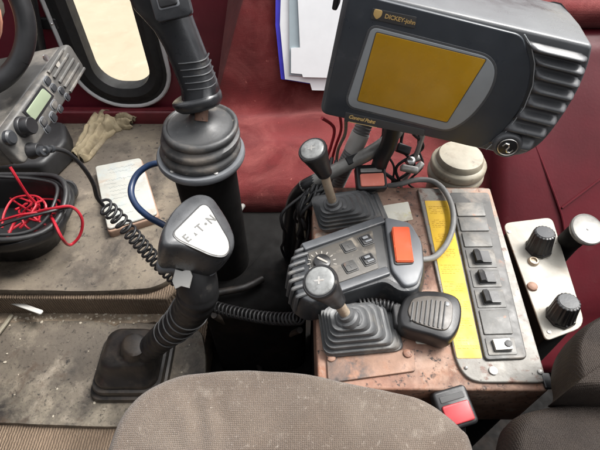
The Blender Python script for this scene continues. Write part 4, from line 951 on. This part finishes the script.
# ================================================================== KNOB PLATE at right
kp = thing('knob_plate', 'cream metal plate with two black knobs right of the console', 'knob plate', (.34, .36, -.1))
zk = .37
kq = [tuple(P(u, v, zk)[:2]) for u, v in ((503, 223), (552, 217), (586, 326), (546, 341))]
bm = B(); prism(bm, rounded(kq, [.008, .018, .012, .012]), zk - .003, zk, b=.001); kpl = obj('plate', bm, 'creammetal', kp)
bm = B(); prism(bm, inset(ccw(rounded(kq, .012)), .006), -.099, zk - .003, b=.001); obj('plate_stand', bm, 'dark', kp)
for u, v, u2, v2 in ((538, 249, 540, 228), (560, 317, 563, 297)):
    c = P(u, v, zk); t_ = P(u2, v2, zk + .036); dz = t_ - Vector((c.x, c.y, zk)); 
    Mk = frame((c.x, c.y, zk), CR, (dz.x * .35, dz.y * .35, .036))
    bm = B(); lathe(bm, [(.0185, 0), (.0185, .004), (.0175, .0055), (.010, .006)], Mk, 8); kn = obj('knob', bm, 'plastic', kp, smooth=25)
    bm = B(); rings = []
    for r_, z in ((.0165, .0055), (.0155, .012), (.0140, .030), (.0132, .0335)):
        rings.append([(r_ * (1 + (.05 if (i % 4) < 2 else 0)) * cos(2 * pi * i / 72), r_ * (1 + (.05 if (i % 4) < 2 else 0)) * sin(2 * pi * i / 72), z) for i in range(72)])
    rings.append([(.0118 * cos(2 * pi * i / 72), .0118 * sin(2 * pi * i / 72), .0345) for i in range(72)])
    loft(bm, rings, Mk); obj('knob_grip', bm, 'plastic', kn, smooth=30)
    bm = B(); lathe(bm, [(.0112, .0340), (.0110, .0352), (.004, .0354)], Mk, 30); obj('knob_cap', bm, 'boxgrey', kn)
c = P(533, 262, zk); bm = B(); lathe(bm, [(.0075, zk), (.0072, zk + .003), (.006, zk + .0045), (.0045, zk + .0045), (.0042, zk + .002), (.001, zk + .002)], T(c.x, c.y, 0), 20); obj('ring_nut', bm, 'rod', kpl)
c = P(532, 287, zk); bm = B(); lathe(bm, [(.007, zk), (.0065, zk + .003), (.004, zk + .005), (.001, zk + .0052)], T(c.x, c.y, 0), 16); obj('screw', bm, 'rust', kpl, label='rusty red screw head')
for u, v in ((509, 232), (549, 332)):
    c = P(u, v, zk); bm = B(); lathe(bm, [(.0025, zk), (.0025, zk + .0012), (.001, zk + .0015)], T(c.x, c.y, 0), 10); obj('rivet', bm, 'steel', kpl)

# silver push button on a stalk, at right
dk_ = P(588, 229, .42); pbt = thing('push_button', 'round silver topped push button on a black stalk against the maroon seat', 'push button', (dk_.x, dk_.y, -.1))
Mk = frame(dk_, CR, (.05, -.32, .95))
bm = B(); lathe(bm, [(.016, -.012), (.021, -.008), (.0225, -.004), (.0225, -.0005), (.021, .0012), (.0195, .0004), (.002, .0)], Mk, 40); obj('button_cap', bm, 'alu', pbt)
bm = B(); lathe(bm, [(.0018, 0), (.0016, .0012), (.0005, .0014)], Mk, 10); obj('button_stud', bm, 'chrome', pbt)
bm = B(); tube(bm, spline([Mk @ Vector((0, 0, -.008)), Mk @ Vector((0, 0, -.03)), Vector((dk_.x + .01, dk_.y + .03, .3)), Vector((dk_.x + .02, dk_.y + .06, -.095))], 6), .0155, 16); obj('stalk', bm, 'dark', pbt)

# ================================================================== MONITOR
mc = PT(455, 75, .515); dv = ray(455, 75).normalized(); up_ = (CU - dv * CU.dot(dv)).normalized()
mn = -(dv * cos(radians(27)) + up_ * sin(radians(27))).normalized()
tlx = PN(470, 80, mc, mn) - PN(440, 73, mc, mn)
MM = frame(mc, tlx, mn); MMi = MM.inverted()
def MPX(u, v, off=0.): 
    c = mc + mn * off; q_ = MMi @ PN(u, v, c, mn); return (q_.x, q_.y)
mon = thing('monitor', 'dark grey in cab monitor with blank amber screen and ribbed side', 'monitor', mc - mn * .05)
fl = [MPX(345, -12), MPX(319, 114), MPX(420, 136), MPX(519, 158), MPX(541, 146), MPX(560, 122), MPX(578, 93), MPX(589, 66), MPX(593, 46)]
fo_ = rounded(fl, [.008, .012, .05, .014, .03, .03, .03, .02, .004], 5)
def mring(d, z): return [(x, y, z) for x, y in inset(ccw(fo_), d)]
bm = B(); loft(bm, [mring(.030, -.145), mring(.016, -.142), mring(.009, -.132), mring(.002, -.06), mring(0, -.010), mring(0, -.004), mring(.001, -.0015), mring(.0035, 0)], MM); obj('housing', bm, 'housing', mon, smooth=50)
# front face panel: everything left of the curved ribbed side
fpz = [MPX(350, -9), MPX(323, 112), MPX(420, 132.5), MPX(470, 145), MPX(482, 147), MPX(503, 130), MPX(520, 108), MPX(529, 85), MPX(531, 62), MPX(522, 34)]
bm = B(); prism(bm, rounded(fpz, [.006, .010, .05, .01, .01, .03, .03, .03, .03, .008], 5), -.002, .0035, MM, .0015, 0); mface = obj('front_panel', bm, 'face', mon)
# grey bezel and amber screen
bz = [MPX(369, 27), MPX(350, 99), MPX(357, 107), MPX(446, 127), MPX(460, 121), MPX(482, 98), MPX(494, 76), MPX(494, 62), MPX(486, 54), MPX(376, 27.5)]
bz = [MPX(372, 25), MPX(348, 98), MPX(351, 105), MPX(448, 129), MPX(470, 116), MPX(490, 90), MPX(496, 68), MPX(488, 55)]
bm = B(); prism(bm, rounded(bz, [.008, .006, .006, .010, .03, .03, .02, .01], 5), .0005, .0048, MM, .0008, 0); bzo = obj('screen_bezel', bm, 'bezel', mface)
bm = B(); prism(bm, inset(ccw(rounded(bz, [.008, .006, .006, .010, .03, .03, .02, .01], 5)), -.0028), .0005, .0042, MM, .0006, 0); obj('bezel_lip', bm, 'housing', mface)
scr = [MPX(377, 30.5), MPX(358, 98.5), MPX(447, 120), MPX(486, 57.5)]
bm = B(); prism(bm, rounded(scr, .002, 3), .004, .0054, MM, .0003, 0); obj('screen', bm, 'screen', mface, label='blank amber screen')
bm = B(); prism(bm, inset(ccw(rounded(scr, .002, 3)), -.0009), .004, .0051, MM, .0002, 0); obj('screen_edge', bm, 'print', mface)
# upper badge
M5 = MM @ T(0, 0, .0036)
bd = [MPX(373, 6.5), MPX(371, 17.5), MPX(415, 27), MPX(417, 15.5)]
bm = B(); prism(bm, rounded(bd, .0015, 3), .003, .0044, MM, .0004, 0); bdo = obj('badge', bm, 'print', mface)
def MF(u, v, u2, v2, z): 
    a = Vector((*MPX(u, v), z)); b = Vector((*MPX(u2, v2), z)); return MM @ frame(a, b - a, (0, 0, 1))
bm = B(); text(bm, 'DICKEY-john', MF(400.5, 18.0, 415, 21.3, .0044), .0062, bold=.0001, space=.95); obj('badge_lettering', bm, 'gold', bdo, smooth=20)
c = MPX(378, 12.8); bm = B(); prism(bm, rounded([(c[0] + x, c[1] + y) for x, y in ((-.0042, .005), (.0042, .005), (.0045, -.001), (0, -.0055), (-.0045, -.001))], .002, 3), .0042, .0050, MM, .0003, 0); obj('badge_emblem', bm, 'gold', bdo)
# lower strip with script
ls = [MPX(346, 110.5), MPX(344.5, 119.5), MPX(424, 139.0) if False else MPX(424, 134.5), MPX(425, 128)]
bm = B(); prism(bm, rounded(ls, .001, 3), .003, .0042, MM, .0004, 0); lso = obj('name_strip', bm, 'print', mface)
bm = B(); text(bm, 'Control Point', MF(362, 117.6, 380, 121.6, .0042), .0068, shear=.3, bold=.0002, space=.88); obj('strip_lettering', bm, 'gold', lso, smooth=20)
bm = B(); a, b = Vector((*MPX(349, 119.8), .0044)), Vector((*MPX(377, 125.5), .0044)); tube(bm, [MM @ a, MM @ b], .0003, 6); obj('underline', bm, 'gold', lso)
# ribbed side: seven wavy ribs following the face's right curve
rl = [(526, 40, 592, 55), (533, 53, 590, 66), (535, 66, 586, 78.5), (533, 80, 580, 91), (529, 93.5, 573, 103.5), (522, 106.5, 564, 116), (512, 119, 554, 128.5), (500, 131, 543, 140), (487, 143, 528, 151.5)]
Lc = spline([Vector((*MPX(a, b), 0)) for a, b, c_, d_ in rl], 12); Rc = spline([Vector((*MPX(c_ - 1.5, d_), 0)) for a, b, c_, d_ in rl], 12)
bm = B(); rows = []
NT = [0, .06, .16, .3, .45, .6, .75, .86, .93, .97, 1.0]
for i, (l, r_) in enumerate(zip(Lc, Rc)):
    s_ = i / 12; wv = .5 - .5 * cos(2 * pi * s_); row = []
    for t_ in NT:
        p = l.lerp(r_, t_); env = min(1, .25 + t_ / .12)
        z = .0005 + .0095 * wv * env - (.018 * max(0, (t_ - .86) / .14) ** 2.)
        row.append(bm.verts.new(MM @ Vector((p.x, p.y, z))))
    rows.append(row)
for a, b in zip(rows, rows[1:]):
    for k in range(len(NT) - 1): bm.faces.new((a[k], a[k + 1], b[k + 1], b[k]))
be = [e for e in bm.edges if len(e.link_faces) == 1]
ex_ = bmesh.ops.extrude_edge_only(bm, edges=be)
bmesh.ops.translate(bm, verts=[g_ for g_ in ex_['geom'] if isinstance(g_, bmesh.types.BMVert)], vec=-mn * .02)
obj('ribbed_side', bm, 'housing', mon, smooth=70)
# raised seam between face and ribs
bm = B(); tube(bm, [MM @ Vector((*MPX(*p), .0035)) for p in ((524, 33), (531, 45), (534.5, 62), (532.5, 84), (524, 106), (507, 129), (486, 148))], .0006, 8); obj('face_seam', bm, 'bezel', mon)
# round emblem button
ec = Vector((*MPX(507, 142), 0)); Me = MM @ T(ec.x, ec.y, .007) @ Matrix.Scale(1.12, 4)
bm = B(); lathe(bm, [(.0155, -.008), (.0150, .000), (.0135, .0025), (.0115, .003), (.010, .002)], Me, 32); eb = obj('emblem_boss', bm, 'housing', mon, smooth=50)
bm = B(); lathe(bm, [(.0108, .0015), (.0108, .0032), (.0095, .0042), (.001, .0046)], Me, 32); em = obj('emblem', bm, 'plastic', eb, smooth=50)
bm = B()
for s in (1, -1):
    tube(bm, [Me @ Vector((s * x * .9, s * y * .9, .0052)) for x, y in ((-.0065, .001), (-.0045, .0055), (-.001, .0055), (.0005, .002), (-.001, -.002), (.001, -.0055), (.0035, -.0045))], .0009, 6)
tube(bm, [Me @ Vector((.0098 * cos(a_ * pi / 16), .0098 * sin(a_ * pi / 16), .0040)) for a_ in range(33)], .0008, 6, False)
obj('emblem_mark', bm, 'chrome', em)
# hinge tab at upper left and arm below
bm = B(); prism(bm, rrect(.006, .02, .002, 3, MPX(338, 5)[0] - .004, MPX(338, 5)[1]), -.03, -.008, MM, .002); obj('side_tab', bm, 'plastic', mon)
bm = B(); tube(bm, spline([MM @ Vector((*MPX(396, 118), -.055)), P(390, 140, .47), P(381, 160, .43), P(372, 188, .36), P(372, 196, .30)], 8), .012, 14)
bm2 = bm; obj('support_arm', bm2, 'plastic', mon)

# ================================================================== NEAR SEATS
def cushion(name, outline, zb, zt_, rnd, m, parent, dome=.01, wr=.003, loc=None, seed=0., label=None):
    p = ccw([tuple(q_)[:2] for q_ in spline([Vector((*o_, 0)) for o_ in outline], 8, True)])
    cx0, cy0 = sum(a[0] for a in p) / len(p), sum(a[1] for a in p) / len(p)
    R_ = max(math.hypot(a[0] - cx0, a[1] - cy0) for a in p); rings = []
    def rg(s, z): return [(cx0 + (x - cx0) * s, cy0 + (y - cy0) * s, z) for x, y in p]
    k = rnd / R_
    rings.append(rg(1 - k, zb)); rings.append(rg(1 - k * .3, zb + .004)); rings.append(rg(1, zb + .02))
    for i in range(9):
        a_ = i / 8 * pi / 2; rings.append(rg(1 - k + k * cos(a_), zt_ - rnd + rnd * sin(a_)))
    s0 = 1 - k
    for i in range(1, 26):
        s = s0 * (1 - i / 26); rings.append(rg(s, zt_ + dome * (1 - (s / s0) ** 2)))
    bm = B(); loft(bm, rings); bm.normal_update()
    for v in bm.verts:
        f = max(0, (v.co.z - zb) / (zt_ - zb)); v.co += v.normal * (wr * noise.fractal(v.co * 9 + Vector((seed, 0, 0)), 1, 2, 4) + (.0016 * sin(190 * v.co.x + 9 * noise.noise(v.co * 14)) * max(0, 1 - ((v.co.x + .085) / .06) ** 2) * max(0, 1 - ((v.co.y - .13) / .06) ** 2) if name == 'seat_cushion' and seed == 0 else 0)) * f
    return obj(name, bm, m, parent, loc=loc, smooth=85, label=label)
dsx = [(-.190, .09), (-.186, .128), (-.178, .153), (-.158, .175), (-.125, .189), (-.065, .1955), (0, .190), (.0426, .1825), (.09, .172), (.1247, .163), (.146, .150), (.161, .134), (.169, .11), (.172, .0), (.17, -.2), (0, -.25), (-.18, -.2), (-.192, 0)]
ds = thing('driver_seat', 'brown grey tweed driver seat cushion nearest the camera', 'seat', (0, -.05, -.1))
dsx = [(x * 1.035, y * 1.02 + .009 if y > .1 else y) for x, y in dsx]
cushion('seat_cushion', dsx, .29, .42, .035, 'tweed', ds, .012)
bm = B(); prism(bm, rounded([(-.15, -.2), (.14, -.2), (.14, .12), (-.15, .12)], .02), -.099, .29, b=.005); obj('seat_box', bm, 'dark', ds)
bm = B(); c = P(168, 444, .424); prism(bm, rounded([(c.x - .004, c.y - .004), (c.x + .002, c.y - .005), (c.x + .004, c.y + .002), (c.x, c.y + .006), (c.x - .003, c.y + .002)], .002), .41, .4285)
ss = thing('side_seat', 'dark brown seat with upright bolster beside the driver seat', 'seat', (.28, .0, -.1))
lo = [(.176, .10), (.181, .128), (.196, .149), (.225, .158), (.26, .163), (.30, .165), (.42, .16), (.5, .1), (.5, -.2), (.3, -.25), (.19, -.2), (.175, 0)]
lo = [(x + .014, y - .004) for x, y in lo]
cushion('seat_cushion', lo, .385, .448, .03, 'darkvinyl', ss, .008, seed=4)
hi_ = [tuple(P(u, v, .47)[:2]) for u, v in ((569, 386), (566, 366), (568, 348), (575, 334), (588, 324), (606, 316), (650, 304), (720, 330), (720, 396), (640, 398), (590, 396), (564, 394))]
cushion('side_bolster', hi_, .425, .49, .02, 'darkvinyl', ss, .006, seed=8)
bm = B(); prism(bm, rounded([(.24, -.2), (.48, -.2), (.48, .16), (.33, .16), (.24, .10)], .02), -.099, .43, b=.005); obj('seat_box', bm, 'dark', ss)
